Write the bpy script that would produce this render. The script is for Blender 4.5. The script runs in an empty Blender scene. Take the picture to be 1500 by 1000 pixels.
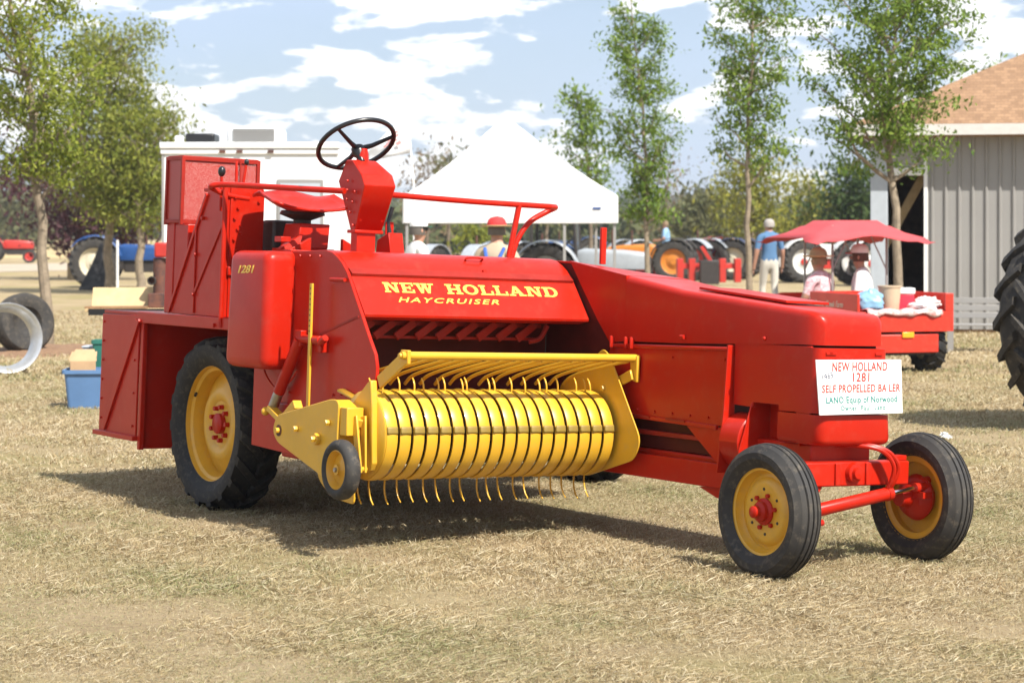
import bpy, math, random
import numpy as np
from mathutils import Vector, Matrix
R = math.radians
random.seed(7)
SC = bpy.context.scene
COL = SC.collection

# ------------------------------------------------------------------ camera
CAM_H, FPX, HORIZON = 1.63, 3300.0, 337.0
cam_d = bpy.data.cameras.new('camera')
cam = bpy.data.objects.new('camera', cam_d)
COL.objects.link(cam)
cam.location = (0, 0, CAM_H)
cam.rotation_euler = (R(90), 0, 0)
cam_d.sensor_width = 36.0
cam_d.lens = FPX / 1500 * 36.0
cam_d.shift_y = -(500 - HORIZON) / 1500
cam_d.clip_end = 6000
cam_d.dof.use_dof = True
cam_d.dof.focus_distance = 11.3
cam_d.dof.aperture_fstop = 5.0
SC.camera = cam

# ------------------------------------------------------------------ sun, sky, exposure
SUN_DIR = Vector((0.62, -0.78, 0)).normalized()
SUN_EL = R(49)
svec = Vector((SUN_DIR.x * math.cos(SUN_EL), SUN_DIR.y * math.cos(SUN_EL), math.sin(SUN_EL)))
sun_d = bpy.data.lights.new('sun', 'SUN')
sun_d.energy = 5.0
sun_d.angle = R(0.53)
sun_d.color = (1.0, 0.95, 0.87)
sun = bpy.data.objects.new('sun', sun_d)
COL.objects.link(sun)
sun.rotation_euler = svec.to_track_quat('Z', 'Y').to_euler()

W = bpy.data.worlds.new('World')
SC.world = W
W.use_nodes = True
wn, wl = W.node_tree.nodes, W.node_tree.links
wn.clear()
w_out = wn.new('ShaderNodeOutputWorld')
w_bg = wn.new('ShaderNodeBackground')
w_bg.inputs['Strength'].default_value = 0.066
sky = wn.new('ShaderNodeTexSky')
sky.sky_type = 'NISHITA'
sky.sun_disc = False
sky.sun_elevation = SUN_EL
sky.sun_rotation = math.atan2(SUN_DIR.x, SUN_DIR.y)
sky.air_density = 1.0
sky.dust_density = 0.6
sky.ozone_density = 1.6
geo = wn.new('ShaderNodeTexCoord')
mp = wn.new('ShaderNodeMapping')
mp.inputs['Scale'].default_value = (1.0, 1.0, 3.0)
mp.inputs['Location'].default_value = (0.83, 1.86, 0.66)
wl.new(geo.outputs['Generated'], mp.inputs['Vector'])
n1 = wn.new('ShaderNodeTexNoise')
n1.inputs['Scale'].default_value = 17.0
n1.inputs['Detail'].default_value = 8.0
n1.inputs['Roughness'].default_value = 0.56
n1.inputs['Distortion'].default_value = 0.25
wl.new(mp.outputs['Vector'], n1.inputs['Vector'])
rp = wn.new('ShaderNodeValToRGB')
rp.color_ramp.elements[0].position = 0.525
rp.color_ramp.elements[0].color = (0, 0, 0, 1)
rp.color_ramp.elements[1].position = 0.57
rp.color_ramp.elements[1].color = (1, 1, 1, 1)
wl.new(n1.outputs['Fac'], rp.inputs['Fac'])
n2 = wn.new('ShaderNodeTexNoise')          # thin grey-blue veil between the bright clouds
n2.inputs['Scale'].default_value = 5.0
n2.inputs['Detail'].default_value = 5.0
wl.new(mp.outputs['Vector'], n2.inputs['Vector'])
rp2 = wn.new('ShaderNodeValToRGB')
rp2.color_ramp.elements[0].position = 0.30
rp2.color_ramp.elements[0].color = (0.45, 0.45, 0.45, 1)
rp2.color_ramp.elements[1].position = 0.70
rp2.color_ramp.elements[1].color = (0.80, 0.80, 0.80, 1)
wl.new(n2.outputs['Fac'], rp2.inputs['Fac'])
veil = wn.new('ShaderNodeMixRGB')
veil.inputs['Color2'].default_value = (6.2, 7.6, 10.1, 1)
wl.new(rp2.outputs['Color'], veil.inputs['Fac'])
wl.new(sky.outputs['Color'], veil.inputs['Color1'])
cl = wn.new('ShaderNodeMixRGB')
cl.inputs['Color2'].default_value = (12, 12.1, 12.3, 1)
wl.new(rp.outputs['Color'], cl.inputs['Fac'])
wl.new(veil.outputs['Color'], cl.inputs['Color1'])
wl.new(cl.outputs['Color'], w_bg.inputs['Color'])
wl.new(w_bg.outputs['Background'], w_out.inputs['Surface'])

SC.view_settings.view_transform = 'Standard'
SC.view_settings.look = 'None'
SC.view_settings.exposure = 0.72
SC.view_settings.gamma = 1.0
SC.view_settings.use_curve_mapping = False

# ------------------------------------------------------------------ helpers
def px(x, Y):                      # world X of something Y metres off
    return (x - 750) * Y / FPX
def pz(y, Y):
    return CAM_H - (y - HORIZON) * Y / FPX

MATS = {}
def mat(name, col, rough=0.5, metal=0.0, coat=0.0, noise=0.0, nscale=8.0, col2=None, bump=0.0, bscale=60.0,
        spec=0.5, alpha=1.0, dust=0.0, trans=0.0):
    if name in MATS: return MATS[name]
    m = bpy.data.materials.new(name); m.use_nodes = True
    nt = m.node_tree; b = nt.nodes['Principled BSDF']
    b.inputs['Base Color'].default_value = (*col, 1)
    b.inputs['Roughness'].default_value = rough
    b.inputs['Metallic'].default_value = metal
    b.inputs['Coat Weight'].default_value = coat
    b.inputs['Coat Roughness'].default_value = 0.08
    b.inputs['Specular IOR Level'].default_value = spec
    b.inputs['Alpha'].default_value = alpha
    tc = nt.nodes.new('ShaderNodeTexCoord')
    if noise > 0:
        n = nt.nodes.new('ShaderNodeTexNoise')
        n.inputs['Scale'].default_value = nscale; n.inputs['Detail'].default_value = 6; n.inputs['Roughness'].default_value = 0.6
        nt.links.new(tc.outputs['Object'], n.inputs['Vector'])
        mx = nt.nodes.new('ShaderNodeMixRGB')
        c2 = col2 if col2 else tuple(c * (1 - noise) for c in col)
        mx.inputs['Color1'].default_value = (*col, 1); mx.inputs['Color2'].default_value = (*c2, 1)
        r = nt.nodes.new('ShaderNodeValToRGB')
        r.color_ramp.elements[0].position = 0.36; r.color_ramp.elements[1].position = 0.68
        nt.links.new(n.outputs['Fac'], r.inputs['Fac'])
        nt.links.new(r.outputs['Color'], mx.inputs['Fac'])
        last = mx.outputs['Color']
        if dust > 0:
            n3 = nt.nodes.new('ShaderNodeTexNoise')
            n3.inputs['Scale'].default_value = nscale * 5; n3.inputs['Detail'].default_value = 8; n3.inputs['Roughness'].default_value = 0.7
            nt.links.new(tc.outputs['Object'], n3.inputs['Vector'])
            r3 = nt.nodes.new('ShaderNodeValToRGB')
            r3.color_ramp.elements[0].position = 0.52; r3.color_ramp.elements[1].position = 0.75
            r3.color_ramp.elements[1].color = (dust, dust, dust, 1)
            nt.links.new(n3.outputs['Fac'], r3.inputs['Fac'])
            m3 = nt.nodes.new('ShaderNodeMixRGB'); m3.inputs['Color2'].default_value = (0.36, 0.29, 0.2, 1)
            nt.links.new(r3.outputs['Color'], m3.inputs['Fac']); nt.links.new(last, m3.inputs['Color1'])
            last = m3.outputs['Color']
        nt.links.new(last, b.inputs['Base Color'])
        rr = nt.nodes.new('ShaderNodeMapRange')
        rr.inputs['To Min'].default_value = max(0.02, rough - 0.08); rr.inputs['To Max'].default_value = min(1, rough + 0.14)
        nt.links.new(n.outputs['Fac'], rr.inputs['Value']); nt.links.new(rr.outputs['Result'], b.inputs['Roughness'])
    if bump > 0:
        n = nt.nodes.new('ShaderNodeTexNoise'); n.inputs['Scale'].default_value = bscale; n.inputs['Detail'].default_value = 4
        nt.links.new(tc.outputs['Object'], n.inputs['Vector'])
        bp = nt.nodes.new('ShaderNodeBump'); bp.inputs['Strength'].default_value = bump; bp.inputs['Distance'].default_value = 0.02
        nt.links.new(n.outputs['Fac'], bp.inputs['Height']); nt.links.new(bp.outputs['Normal'], b.inputs['Normal'])
    if trans > 0:
        out = nt.nodes['Material Output']
        t = nt.nodes.new('ShaderNodeBsdfTranslucent'); t.inputs['Color'].default_value = (*col, 1)
        ms = nt.nodes.new('ShaderNodeMixShader'); ms.inputs['Fac'].default_value = trans
        nt.links.new(b.outputs['BSDF'], ms.inputs[1]); nt.links.new(t.outputs['BSDF'], ms.inputs[2])
        nt.links.new(ms.outputs['Shader'], out.inputs['Surface'])
    MATS[name] = m
    return m

def leaf_mat(name, c1, c2, trans=0.35):
    m = bpy.data.materials.new(name); m.use_nodes = True
    nt = m.node_tree; b = nt.nodes['Principled BSDF']; out = nt.nodes['Material Output']
    at = nt.nodes.new('ShaderNodeAttribute'); at.attribute_name = 'tint'
    mx = nt.nodes.new('ShaderNodeMixRGB')
    mx.inputs['Color1'].default_value = (*c1, 1); mx.inputs['Color2'].default_value = (*c2, 1)
    nt.links.new(at.outputs['Fac'], mx.inputs['Fac'])
    nt.links.new(mx.outputs['Color'], b.inputs['Base Color'])
    b.inputs['Roughness'].default_value = 0.55; b.inputs['Specular IOR Level'].default_value = 0.18
    t = nt.nodes.new('ShaderNodeBsdfTranslucent')
    nt.links.new(mx.outputs['Color'], t.inputs['Color'])
    ms = nt.nodes.new('ShaderNodeMixShader'); ms.inputs['Fac'].default_value = trans
    nt.links.new(b.outputs['BSDF'], ms.inputs[1]); nt.links.new(t.outputs['BSDF'], ms.inputs[2])
    nt.links.new(ms.outputs['Shader'], out.inputs['Surface'])
    return m

def tag(o, label=None, cat=None, group=None, kind=None):
    if label: o['label'] = label
    if cat: o['category'] = cat
    if group: o['group'] = group
    if kind: o['kind'] = kind
    return o

def empty(name, loc=(0, 0, 0), rz=0.0, label=None, cat=None, group=None):
    o = bpy.data.objects.new(name, None); COL.objects.link(o)
    o.empty_display_size = 0.2
    o.location = loc; o.rotation_euler = (0, 0, rz)
    return tag(o, label, cat, group)

def copy_tree(o, parent=None):
    c = o.copy(); COL.objects.link(c); c.parent = parent
    for ch in o.children: copy_tree(ch, c)
    return c

class MB:
    def __init__(s): s.v = []; s.f = []; s.m = []
    def add(s, vs, fs, mi=0):
        n = len(s.v); s.v += [tuple(p) for p in vs]
        s.f += [tuple(i + n for i in f) for f in fs]; s.m += [mi] * len(fs); return s
    def box(s, x0, x1, y0, y1, z0, z1, mi=0):
        vs = [(x, y, z) for z in (z0, z1) for y in (y0, y1) for x in (x0, x1)]
        return s.add(vs, [(0, 2, 3, 1), (4, 5, 7, 6), (0, 1, 5, 4), (2, 6, 7, 3), (0, 4, 6, 2), (1, 3, 7, 5)], mi)
    def prism(s, poly, off, mi=0):
        n = len(poly); off = Vector(off)
        vs = [Vector(p) for p in poly] + [Vector(p) + off for p in poly]
        nrm = Vector((0, 0, 0))
        for i in range(n): nrm += vs[i].cross(vs[(i + 1) % n])
        flip = nrm.dot(off) > 0
        a = tuple(range(n)); b = tuple(range(2 * n - 1, n - 1, -1))
        fs = [(tuple(reversed(a))) if flip else a, tuple(reversed(b)) if flip else b]
        for i in range(n):
            j = (i + 1) % n
            fs.append((i, j, n + j, n + i) if flip else (i, n + i, n + j, j))
        return s.add(vs, fs, mi)
    def bar(s, p, q, w, h=None, up=(0, 0, 1), mi=0):
        h = h or w; p = Vector(p); q = Vector(q); d = (q - p).normalized(); up = Vector(up)
        x = d.cross(up)
        if x.length < 1e-4: x = d.cross(Vector((1, 0, 0)))
        x.normalize(); y = x.cross(d)
        c = [x * w / 2 + y * h / 2, -x * w / 2 + y * h / 2, -x * w / 2 - y * h / 2, x * w / 2 - y * h / 2]
        return s.add([p + k for k in c] + [q + k for k in c], [(0, 1, 2, 3), (7, 6, 5, 4), (0, 4, 5, 1), (1, 5, 6, 2), (2, 6, 7, 3), (3, 7, 4, 0)], mi)
    def tube(s, path, r, n=10, closed=False, mi=0):
        P = [Vector(p) for p in path]; k = len(P); rr = r if hasattr(r, '__len__') else [r] * k
        vs = []; prev = None
        for i in range(k):
            a = P[i - 1] if (i > 0 or closed) else P[i]; b = P[(i + 1) % k] if (i < k - 1 or closed) else P[i]
            t = (b - a).normalized()
            if prev is None:
                x = t.cross(Vector((0.13, 0.31, 0.94)));
                if x.length < 1e-3: x = t.cross(Vector((1, 0, 0)))
            else: x = prev - t * prev.dot(t)
            x.normalize(); prev = x; y = t.cross(x)
            for j in range(n):
                an = 2 * math.pi * j / n
                vs.append(P[i] + (x * math.cos(an) + y * math.sin(an)) * rr[i])
        fs = []
        for i in range(k if closed else k - 1):
            for j in range(n):
                a = i * n + j; b = i * n + (j + 1) % n; c = ((i + 1) % k) * n + (j + 1) % n; d = ((i + 1) % k) * n + j
                fs.append((a, b, c, d))
        if not closed:
            fs.append(tuple(range(n - 1, -1, -1))); fs.append(tuple(range((k - 1) * n, k * n)))
        return s.add(vs, fs, mi)
    def lathe(s, prof, c, ax, n=32, mi=0, a0=0.0, a1=None, closed=False):
        ax = Vector(ax).normalized(); c = Vector(c)
        x = ax.cross(Vector((0, 0, 1)))
        if x.length < 1e-3: x = Vector((1, 0, 0))
        x.normalize(); y = ax.cross(x)
        full = a1 is None; m = n if full else n + 1
        vs = []
        for (r, h) in prof:
            for j in range(m):
                an = 2 * math.pi * j / n if full else a0 + (a1 - a0) * j / n
                vs.append(c + ax * h + (x * math.cos(an) + y * math.sin(an)) * r)
        fs = []; k = len(prof)
        for i in range(k if closed else k - 1):
            i2 = (i + 1) % k
            for j in range(n):
                j2 = (j + 1) % m
                fs.append((i * m + j, i * m + j2, i2 * m + j2, i2 * m + j))
        return s.add(vs, fs, mi)
    def ball(s, c, r, n=10, mi=0, sc=(1, 1, 1)):
        c = Vector(c); vs = [c + Vector((0, 0, r * sc[2]))]
        for i in range(1, n):
            t = math.pi * i / n
            for j in range(n + 2):
                a = 2 * math.pi * j / (n + 2)
                vs.append(c + Vector((r * sc[0] * math.sin(t) * math.cos(a), r * sc[1] * math.sin(t) * math.sin(a), r * sc[2] * math.cos(t))))
        vs.append(c - Vector((0, 0, r * sc[2]))); q = n + 2; fs = []
        for j in range(q):
            fs.append((0, 1 + j, 1 + (j + 1) % q))
            fs.append((len(vs) - 1, 1 + (n - 2) * q + (j + 1) % q, 1 + (n - 2) * q + j))
        for i in range(n - 2):
            for j in range(q):
                fs.append((1 + i * q + j, 1 + (i + 1) * q + j, 1 + (i + 1) * q + (j + 1) % q, 1 + i * q + (j + 1) % q))
        return s.add(vs, fs, mi)
    def loft(s, secs, cap=True, closed=True, mi=0):
        n = len(secs[0]); vs = [p for sec in secs for p in sec]; fs = []
        for i in range(len(secs) - 1):
            for j in range(n if closed else n - 1):
                fs.append((i * n + j, i * n + (j + 1) % n, (i + 1) * n + (j + 1) % n, (i + 1) * n + j))
        if cap and closed:
            fs.append(tuple(range(n - 1, -1, -1))); fs.append(tuple(range((len(secs) - 1) * n, len(secs) * n)))
        return s.add(vs, fs, mi)
    def mesh(s, name):
        me = bpy.data.meshes.new(name); me.from_pydata([tuple(p) for p in s.v], [], s.f); me.update(); return me
    def build(s, name, m, parent=None, smooth=40, bevel=0.0, seg=2, solid=0.0, fix=True):
        me = s.mesh(name)
        ms = m if isinstance(m, (list, tuple)) else [m]
        for k in ms: me.materials.append(k)
        if len(ms) > 1: me.polygons.foreach_set('material_index', s.m)
        if fix:
            import bmesh
            b = bmesh.new(); b.from_mesh(me)
            bmesh.ops.recalc_face_normals(b, faces=b.faces); b.to_mesh(me); b.free()
        if smooth:
            me.shade_smooth(); me.set_sharp_from_angle(angle=R(smooth))
        o = bpy.data.objects.new(name, me); COL.objects.link(o); o.parent = parent
        if solid:
            md = o.modifiers.new('solid', 'SOLIDIFY'); md.thickness = solid; md.offset = 0
        if bevel:
            md = o.modifiers.new('bevel', 'BEVEL'); md.width = bevel; md.segments = seg; md.limit_method = 'ANGLE'
            md.angle_limit = R(35); md.harden_normals = False
        return o

def text_mesh(name, body, size, m, parent, origin, xdir, ydir, shear=0.0, offset=0.0, ext=0.0012, align='LEFT', space=1.0, wscale=1.0, fit=None):
    cu = bpy.data.curves.new(name, 'FONT'); cu.body = body; cu.size = size; cu.shear = shear; cu.offset = offset
    cu.extrude = ext; cu.align_x = align; cu.space_character = space; cu.resolution_u = 3
    t = bpy.data.objects.new(name, cu); COL.objects.link(t)
    bpy.context.view_layer.update()
    me = bpy.data.meshes.new_from_object(t.evaluated_get(bpy.context.evaluated_depsgraph_get()))
    bpy.data.objects.remove(t); bpy.data.curves.remove(cu)
    if fit:
        xs_ = [v.co.x for v in me.vertices]; wscale = fit / (max(xs_) - min(xs_))
    x = Vector(xdir).normalized(); y = Vector(ydir).normalized(); z = x.cross(y); o_ = Vector(origin)
    for v in me.vertices:
        c = v.co.copy(); v.co = o_ + x * c.x * wscale + y * c.y + z * c.z
    me.materials.clear(); me.materials.append(m)
    o = bpy.data.objects.new(name, me); COL.objects.link(o); o.parent = parent
    return o

def rounded(poly, r, n=4):
    """round the corners of a 2-D polygon"""
    out = []; k = len(poly)
    rr = r if hasattr(r, '__len__') else [r] * k
    for i in range(k):
        p0 = Vector(poly[i - 1]); p = Vector(poly[i]); p1 = Vector(poly[(i + 1) % k])
        a = p0 - p; b = p1 - p; q = min(rr[i], a.length * 0.49, b.length * 0.49)
        if q < 1e-4: out.append(tuple(p)); continue
        s_, e_ = p + a.normalized() * q, p + b.normalized() * q
        for j in range(n + 1):
            t = j / n
            out.append(tuple(s_ * (1 - t) ** 2 + p * 2 * t * (1 - t) + e_ * t * t))
    return out

# ------------------------------------------------------------------ materials
M = dict(
    red=mat('red_paint', (0.46, 0.0145, 0.0042), 0.30, coat=0.05, spec=0.22, noise=0.10, nscale=3.0, col2=(0.41, 0.0125, 0.0038), dust=0.07, bump=0.05, bscale=2.6),
    red_old=mat('weathered_red_paint', (0.34, 0.018, 0.009), 0.45, spec=0.25, noise=0.3, nscale=5, dust=0.06),
    yellow=mat('yellow_paint', (0.70, 0.39, 0.027), 0.33, coat=0.15, spec=0.4, noise=0.12, nscale=4.0, dust=0.2),
    yrim=mat('yellow_wheel_paint', (0.72, 0.38, 0.025), 0.40, coat=0.2, noise=0.2, nscale=5.0, dust=0.25),
    letter=mat('yellow_lettering', (0.85, 0.55, 0.08), 0.4),
    rubber=mat('tyre_rubber', (0.013, 0.013, 0.014), 0.60, spec=0.3, noise=0.4, nscale=6, col2=(0.024, 0.022, 0.020), dust=0.22, bump=0.05),
    rubber_g=mat('dusty_tyre_rubber', (0.030, 0.029, 0.029), 0.68, spec=0.3, noise=0.4, nscale=5, col2=(0.055, 0.050, 0.044), dust=0.30),
    black=mat('black_plastic', (0.012, 0.012, 0.013), 0.28, noise=0.2),
    dark=mat('dark_greasy_metal', (0.03, 0.024, 0.022), 0.5, noise=0.3, nscale=10, dust=0.1),
    steel=mat('worn_steel', (0.45, 0.43, 0.40), 0.35, metal=0.9, noise=0.3, nscale=20),
    chrome=mat('chrome_rod', (0.8, 0.8, 0.8), 0.12, metal=1.0),
    silver=mat('galvanised_rim', (0.62, 0.63, 0.64), 0.38, metal=0.7, noise=0.25, nscale=7),
    white=mat('white_paint', (0.80, 0.80, 0.78), 0.4, noise=0.08, nscale=2.0),
    sign=mat('white_sign_board', (0.82, 0.82, 0.80), 0.35, noise=0.04),
    sred=mat('sign_red_ink', (0.62, 0.045, 0.03), 0.5), steal=mat('sign_teal_ink', (0.03, 0.22, 0.20), 0.5), sblue=mat('sign_ink', (0.05, 0.06, 0.12), 0.5),
    tent=mat('tent_fabric', (0.84, 0.84, 0.84), 0.7, noise=0.05, nscale=1.5, trans=0.25),
    canopy=mat('red_canopy_fabric', (0.62, 0.09, 0.10), 0.8, noise=0.1, nscale=3, trans=0.2),
    bark=mat('tree_bark', (0.20, 0.155, 0.11), 0.9, noise=0.5, nscale=9, bump=0.5, bscale=30),
    bark2=mat('pale_tree_bark', (0.29, 0.23, 0.16), 0.9, noise=0.4, nscale=9, bump=0.5, bscale=30),
    wood=mat('plywood', (0.58, 0.42, 0.22), 0.7, noise=0.25, nscale=6, bump=0.1),
    timber=mat('brown_timber', (0.30, 0.17, 0.08), 0.8, noise=0.4, nscale=6),
    rust=mat('rusty_iron', (0.16, 0.06, 0.035), 0.8, noise=0.6, nscale=9, col2=(0.05, 0.03, 0.03)),
    tub=mat('blue_plastic_tub', (0.10, 0.20, 0.38), 0.45, noise=0.1),
    green_pl=mat('green_plastic', (0.03, 0.16, 0.12), 0.45, noise=0.1),
    card=mat('cardboard', (0.48, 0.31, 0.17), 0.85, noise=0.15),
    siding=mat('grey_metal_siding', (0.32, 0.31, 0.295), 0.36, metal=0.15, noise=0.12, nscale=1.2),
    siding_w=mat('pale_post_paint', (0.42, 0.46, 0.50), 0.5, noise=0.1),
    fascia=mat('fascia_paint', (0.62, 0.60, 0.56), 0.5, noise=0.1),
    glass=mat('window_glass', (0.05, 0.06, 0.07), 0.05, spec=0.8),
    blue_t=mat('blue_tractor_paint', (0.015, 0.07, 0.24), 0.35, coat=0.2, noise=0.2),
    grey_t=mat('grey_tractor_paint', (0.36, 0.39, 0.42), 0.4, noise=0.15),
    red_t=mat('red_tractor_paint', (0.50, 0.03, 0.02), 0.38, coat=0.2, noise=0.2),
    org_t=mat('orange_tractor_paint', (0.55, 0.19, 0.02), 0.4, noise=0.2),
    cream=mat('cream_wheel_paint', (0.62, 0.56, 0.42), 0.5, noise=0.15),
    wht_t=mat('off_white_tractor_paint', (0.66, 0.66, 0.63), 0.4, noise=0.12),
    navy=mat('navy_paint', (0.012, 0.022, 0.07), 0.4),
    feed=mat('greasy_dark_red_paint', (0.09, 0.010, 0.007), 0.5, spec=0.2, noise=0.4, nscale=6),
    cloth_y=mat('black_tarp', (0.012, 0.012, 0.014), 0.6),
)
# ------------------------------------------------------------------ ground
def ground_material():
    m = bpy.data.materials.new('dry_turf'); m.use_nodes = True
    nt = m.node_tree; b = nt.nodes['Principled BSDF']; L = nt.links
    tc = nt.nodes.new('ShaderNodeTexCoord')
    def noise(scale, det=6, rough=0.6, vec=None):
        n = nt.nodes.new('ShaderNodeTexNoise'); n.inputs['Scale'].default_value = scale
        n.inputs['Detail'].default_value = det; n.inputs['Roughness'].default_value = rough
        L.new(vec or tc.outputs['Object'], n.inputs['Vector']); return n.outputs['Fac']
    def ramp(f, p0, p1):
        r = nt.nodes.new('ShaderNodeValToRGB'); r.color_ramp.elements[0].position = p0; r.color_ramp.elements[1].position = p1
        L.new(f, r.inputs['Fac']); return r.outputs['Color']
    def mix(f, a, c):
        x = nt.nodes.new('ShaderNodeMixRGB')
        if f is not None: L.new(f, x.inputs['Fac'])
        for k, val in (('Color1', a), ('Color2', c)):
            if isinstance(val, tuple): x.inputs[k].default_value = (*val, 1)
            else: L.new(val, x.inputs[k])
        return x.outputs['Color']
    base = mix(ramp(noise(0.9), 0.35, 0.68), (0.40, 0.31, 0.19), (0.30, 0.225, 0.135))
    base = mix(ramp(noise(0.35, 5), 0.48, 0.66), base, (0.26, 0.225, 0.095))
    base = mix(ramp(noise(26, 6, 0.75), 0.45, 0.75), base, (0.47, 0.37, 0.20))
    base = mix(ramp(noise(60, 4, 0.8), 0.55, 0.80), base, (0.14, 0.10, 0.055))
    L.new(base, b.inputs['Base Color'])
    b.inputs['Roughness'].default_value = 0.95
    b.inputs['Specular IOR Level'].default_value = 0.1
    bp = nt.nodes.new('ShaderNodeBump'); bp.inputs['Strength'].default_value = 0.8; bp.inputs['Distance'].default_value = 0.02
    L.new(noise(90, 5, 0.8), bp.inputs['Height']); L.new(bp.outputs['Normal'], b.inputs['Normal'])
    return m
mb = MB(); mb.add([(-1500, -60, 0), (1500, -60, 0), (1500, 3000, 0), (-1500, 3000, 0)], [(0, 1, 2, 3)])
tag(mb.build('ground', ground_material(), smooth=0), kind='structure')
field_m = mat('stubble_field', (0.50, 0.36, 0.17), 0.95, noise=0.3, nscale=0.05, col2=(0.44, 0.34, 0.17))
road_m = mat('dirt_track', (0.46, 0.38, 0.28), 0.95, noise=0.25, nscale=0.3, bump=0.4, bscale=4)
mb = MB(); mb.add([(-320, 125, 0.008), (-20, 130, 0.008), (-58, 390, 0.008), (-380, 390, 0.008)], [(0, 1, 2, 3)])
tag(mb.build('field', field_m, smooth=0), kind='structure')
mb = MB(); n = 24; vs = []
for i in range(n + 1):
    t = i / n; x = -70 + 62 * t; y = 60 + 66 * t - 14 * math.sin(t * 3.0)
    vs += [(x - 3 + random.uniform(-.4, .4), y + 5, 0.012), (x + 5 + random.uniform(-.4, .4), y - 9, 0.012)]
mb.add(vs, [(2 * i, 2 * i + 1, 2 * i + 3, 2 * i + 2) for i in range(n)])
tag(mb.build('dirt_road', road_m, smooth=0), kind='structure')

# ------------------------------------------------------------------ short dry grass
def grass(name, zones, seed, label):
    rng = np.random.default_rng(seed)
    V = []; T = []
    for (y0, y1, dens, h0, h1, wd, lie) in zones:
        m0, m1 = 0.2285 * y0 + 1.0, 0.2285 * y1 + 1.0
        area = (m0 + m1) * (y1 - y0); n = int(area * dens)
        t = rng.random(n); y = y0 + (y1 - y0) * t
        x = (rng.random(n) * 2 - 1) * (0.2285 * y + 1.0)
        # patchiness: sums of sines give tufts and bare spots
        ph = (np.sin(x * 3.1 + y * 1.7 + 0.6) + np.sin(x * 1.3 - y * 4.1 + 2.0) + np.sin(x * 7.3 + y * 5.9) * 0.7 + np.sin(x * 11.7 - y * 13.1) * 0.6 + np.sin(x * 0.9 + 1.0) * np.sin(y * 0.8) * 1.3)
        big = np.sin(x * 0.83 + y * 0.41 + 1.1) + np.sin(x * 1.9 - y * 1.3 + 0.4) + 0.8 * np.sin(x * 3.7 + y * 2.9 + 2.0) + 0.5 * np.sin(x * 8.3 - y * 6.1)
        keep = rng.random(n) < np.clip(0.80 + 0.12 * ph + 0.20 * big, 0.16, 1.0)
        x, y, ph = x[keep], y[keep], ph[keep]; n = len(x)
        green = np.clip(0.26 + 0.24 * (np.sin(x * 1.1 + y * 0.7 + 3) + np.sin(x * 2.7 - y * 1.9) + 0.7 * np.sin(x * 6.1 + y * 4.7)) + rng.normal(0, 0.2, n), 0, 1)
        green = np.where(rng.random(n) < 0.6, green * 0.3, green)
        ln = h0 + (h1 - h0) * rng.random(n) ** 1.6
        ln *= 0.8 + 0.16 * np.clip(ph, -1.5, 2.5)
        az = rng.random(n) * 2 * np.pi
        flat = rng.random(n) < lie
        el = np.where(flat, rng.uniform(0.03, 0.35, n), rng.uniform(0.6, 1.45, n))
        ln = np.where(flat, ln * 1.5, ln)
        dx = np.cos(az) * np.cos(el); dy = np.sin(az) * np.cos(el); dz = np.sin(el)
        wa = rng.random(n) * np.pi; w = wd * rng.uniform(0.6, 1.3, n)
        wx = np.where(flat, -np.sin(az), np.cos(wa)) * w; wy = np.where(flat, np.cos(az), np.sin(wa)) * w
        zb = np.where(flat, rng.uniform(0.004, 0.022, n), -0.002)
        base = np.stack([x, y, zb], 1)
        wv = np.stack([wx, wy, np.zeros(n)], 1)
        mid = base + np.stack([dx, dy, dz], 1) * (ln * 0.55)[:, None]
        bend = np.stack([dx * 1.35, dy * 1.35, dz * 0.6], 1)
        tip = mid + bend * (ln * 0.45)[:, None]
        q = np.stack([base - wv, base + wv, mid + wv * 0.9, tip], 1)
        V.append(q.reshape(-1, 3)); T.append(np.repeat(np.clip(green, 0, 1), 1))
    V = np.concatenate(V); T = np.concatenate(T); n = len(T)
    me = bpy.data.meshes.new(name)
    me.vertices.add(n * 4); me.vertices.foreach_set('co', V.astype(np.float32).ravel())
    me.loops.add(n * 4); me.loops.foreach_set('vertex_index', np.arange(n * 4, dtype=np.int32))
    me.polygons.add(n); me.polygons.foreach_set('loop_start', np.arange(0, n * 4, 4, dtype=np.int32))
    at = me.attributes.new('tint', 'FLOAT', 'FACE'); at.data.foreach_set('value', T.astype(np.float32))
    rnd = me.attributes.new('shade', 'FLOAT', 'FACE'); rnd.data.foreach_set('value', rng.random(n).astype(np.float32))
    me.update(); me.validate()
    m = bpy.data.materials.new('dry_grass'); m.use_nodes = True
    nt = m.node_tree; b = nt.nodes['Principled BSDF']; L = nt.links; out = nt.nodes['Material Output']
    a1 = nt.nodes.new('ShaderNodeAttribute'); a1.attribute_name = 'tint'
    a2 = nt.nodes.new('ShaderNodeAttribute'); a2.attribute_name = 'shade'
    r = nt.nodes.new('ShaderNodeValToRGB')
    e = r.color_ramp.elements; e[0].position = 0; e[0].color = (0.24, 0.16, 0.08, 1); e[1].position = 1; e[1].color = (0.62, 0.54, 0.38, 1)
    k = e.new(0.5); k.color = (0.46, 0.36, 0.20, 1)
    L.new(a2.outputs['Fac'], r.inputs['Fac'])
    mx = nt.nodes.new('ShaderNodeMixRGB'); mx.inputs['Color2'].default_value = (0.235, 0.25, 0.105, 1)
    L.new(a1.outputs['Fac'], mx.inputs['Fac']); L.new(r.outputs['Color'], mx.inputs['Color1'])
    L.new(mx.outputs['Color'], b.inputs['Base Color']); b.inputs['Roughness'].default_value = 0.7
    b.inputs['Specular IOR Level'].default_value = 0.25
    t = nt.nodes.new('ShaderNodeBsdfTranslucent'); L.new(mx.outputs['Color'], t.inputs['Color'])
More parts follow.
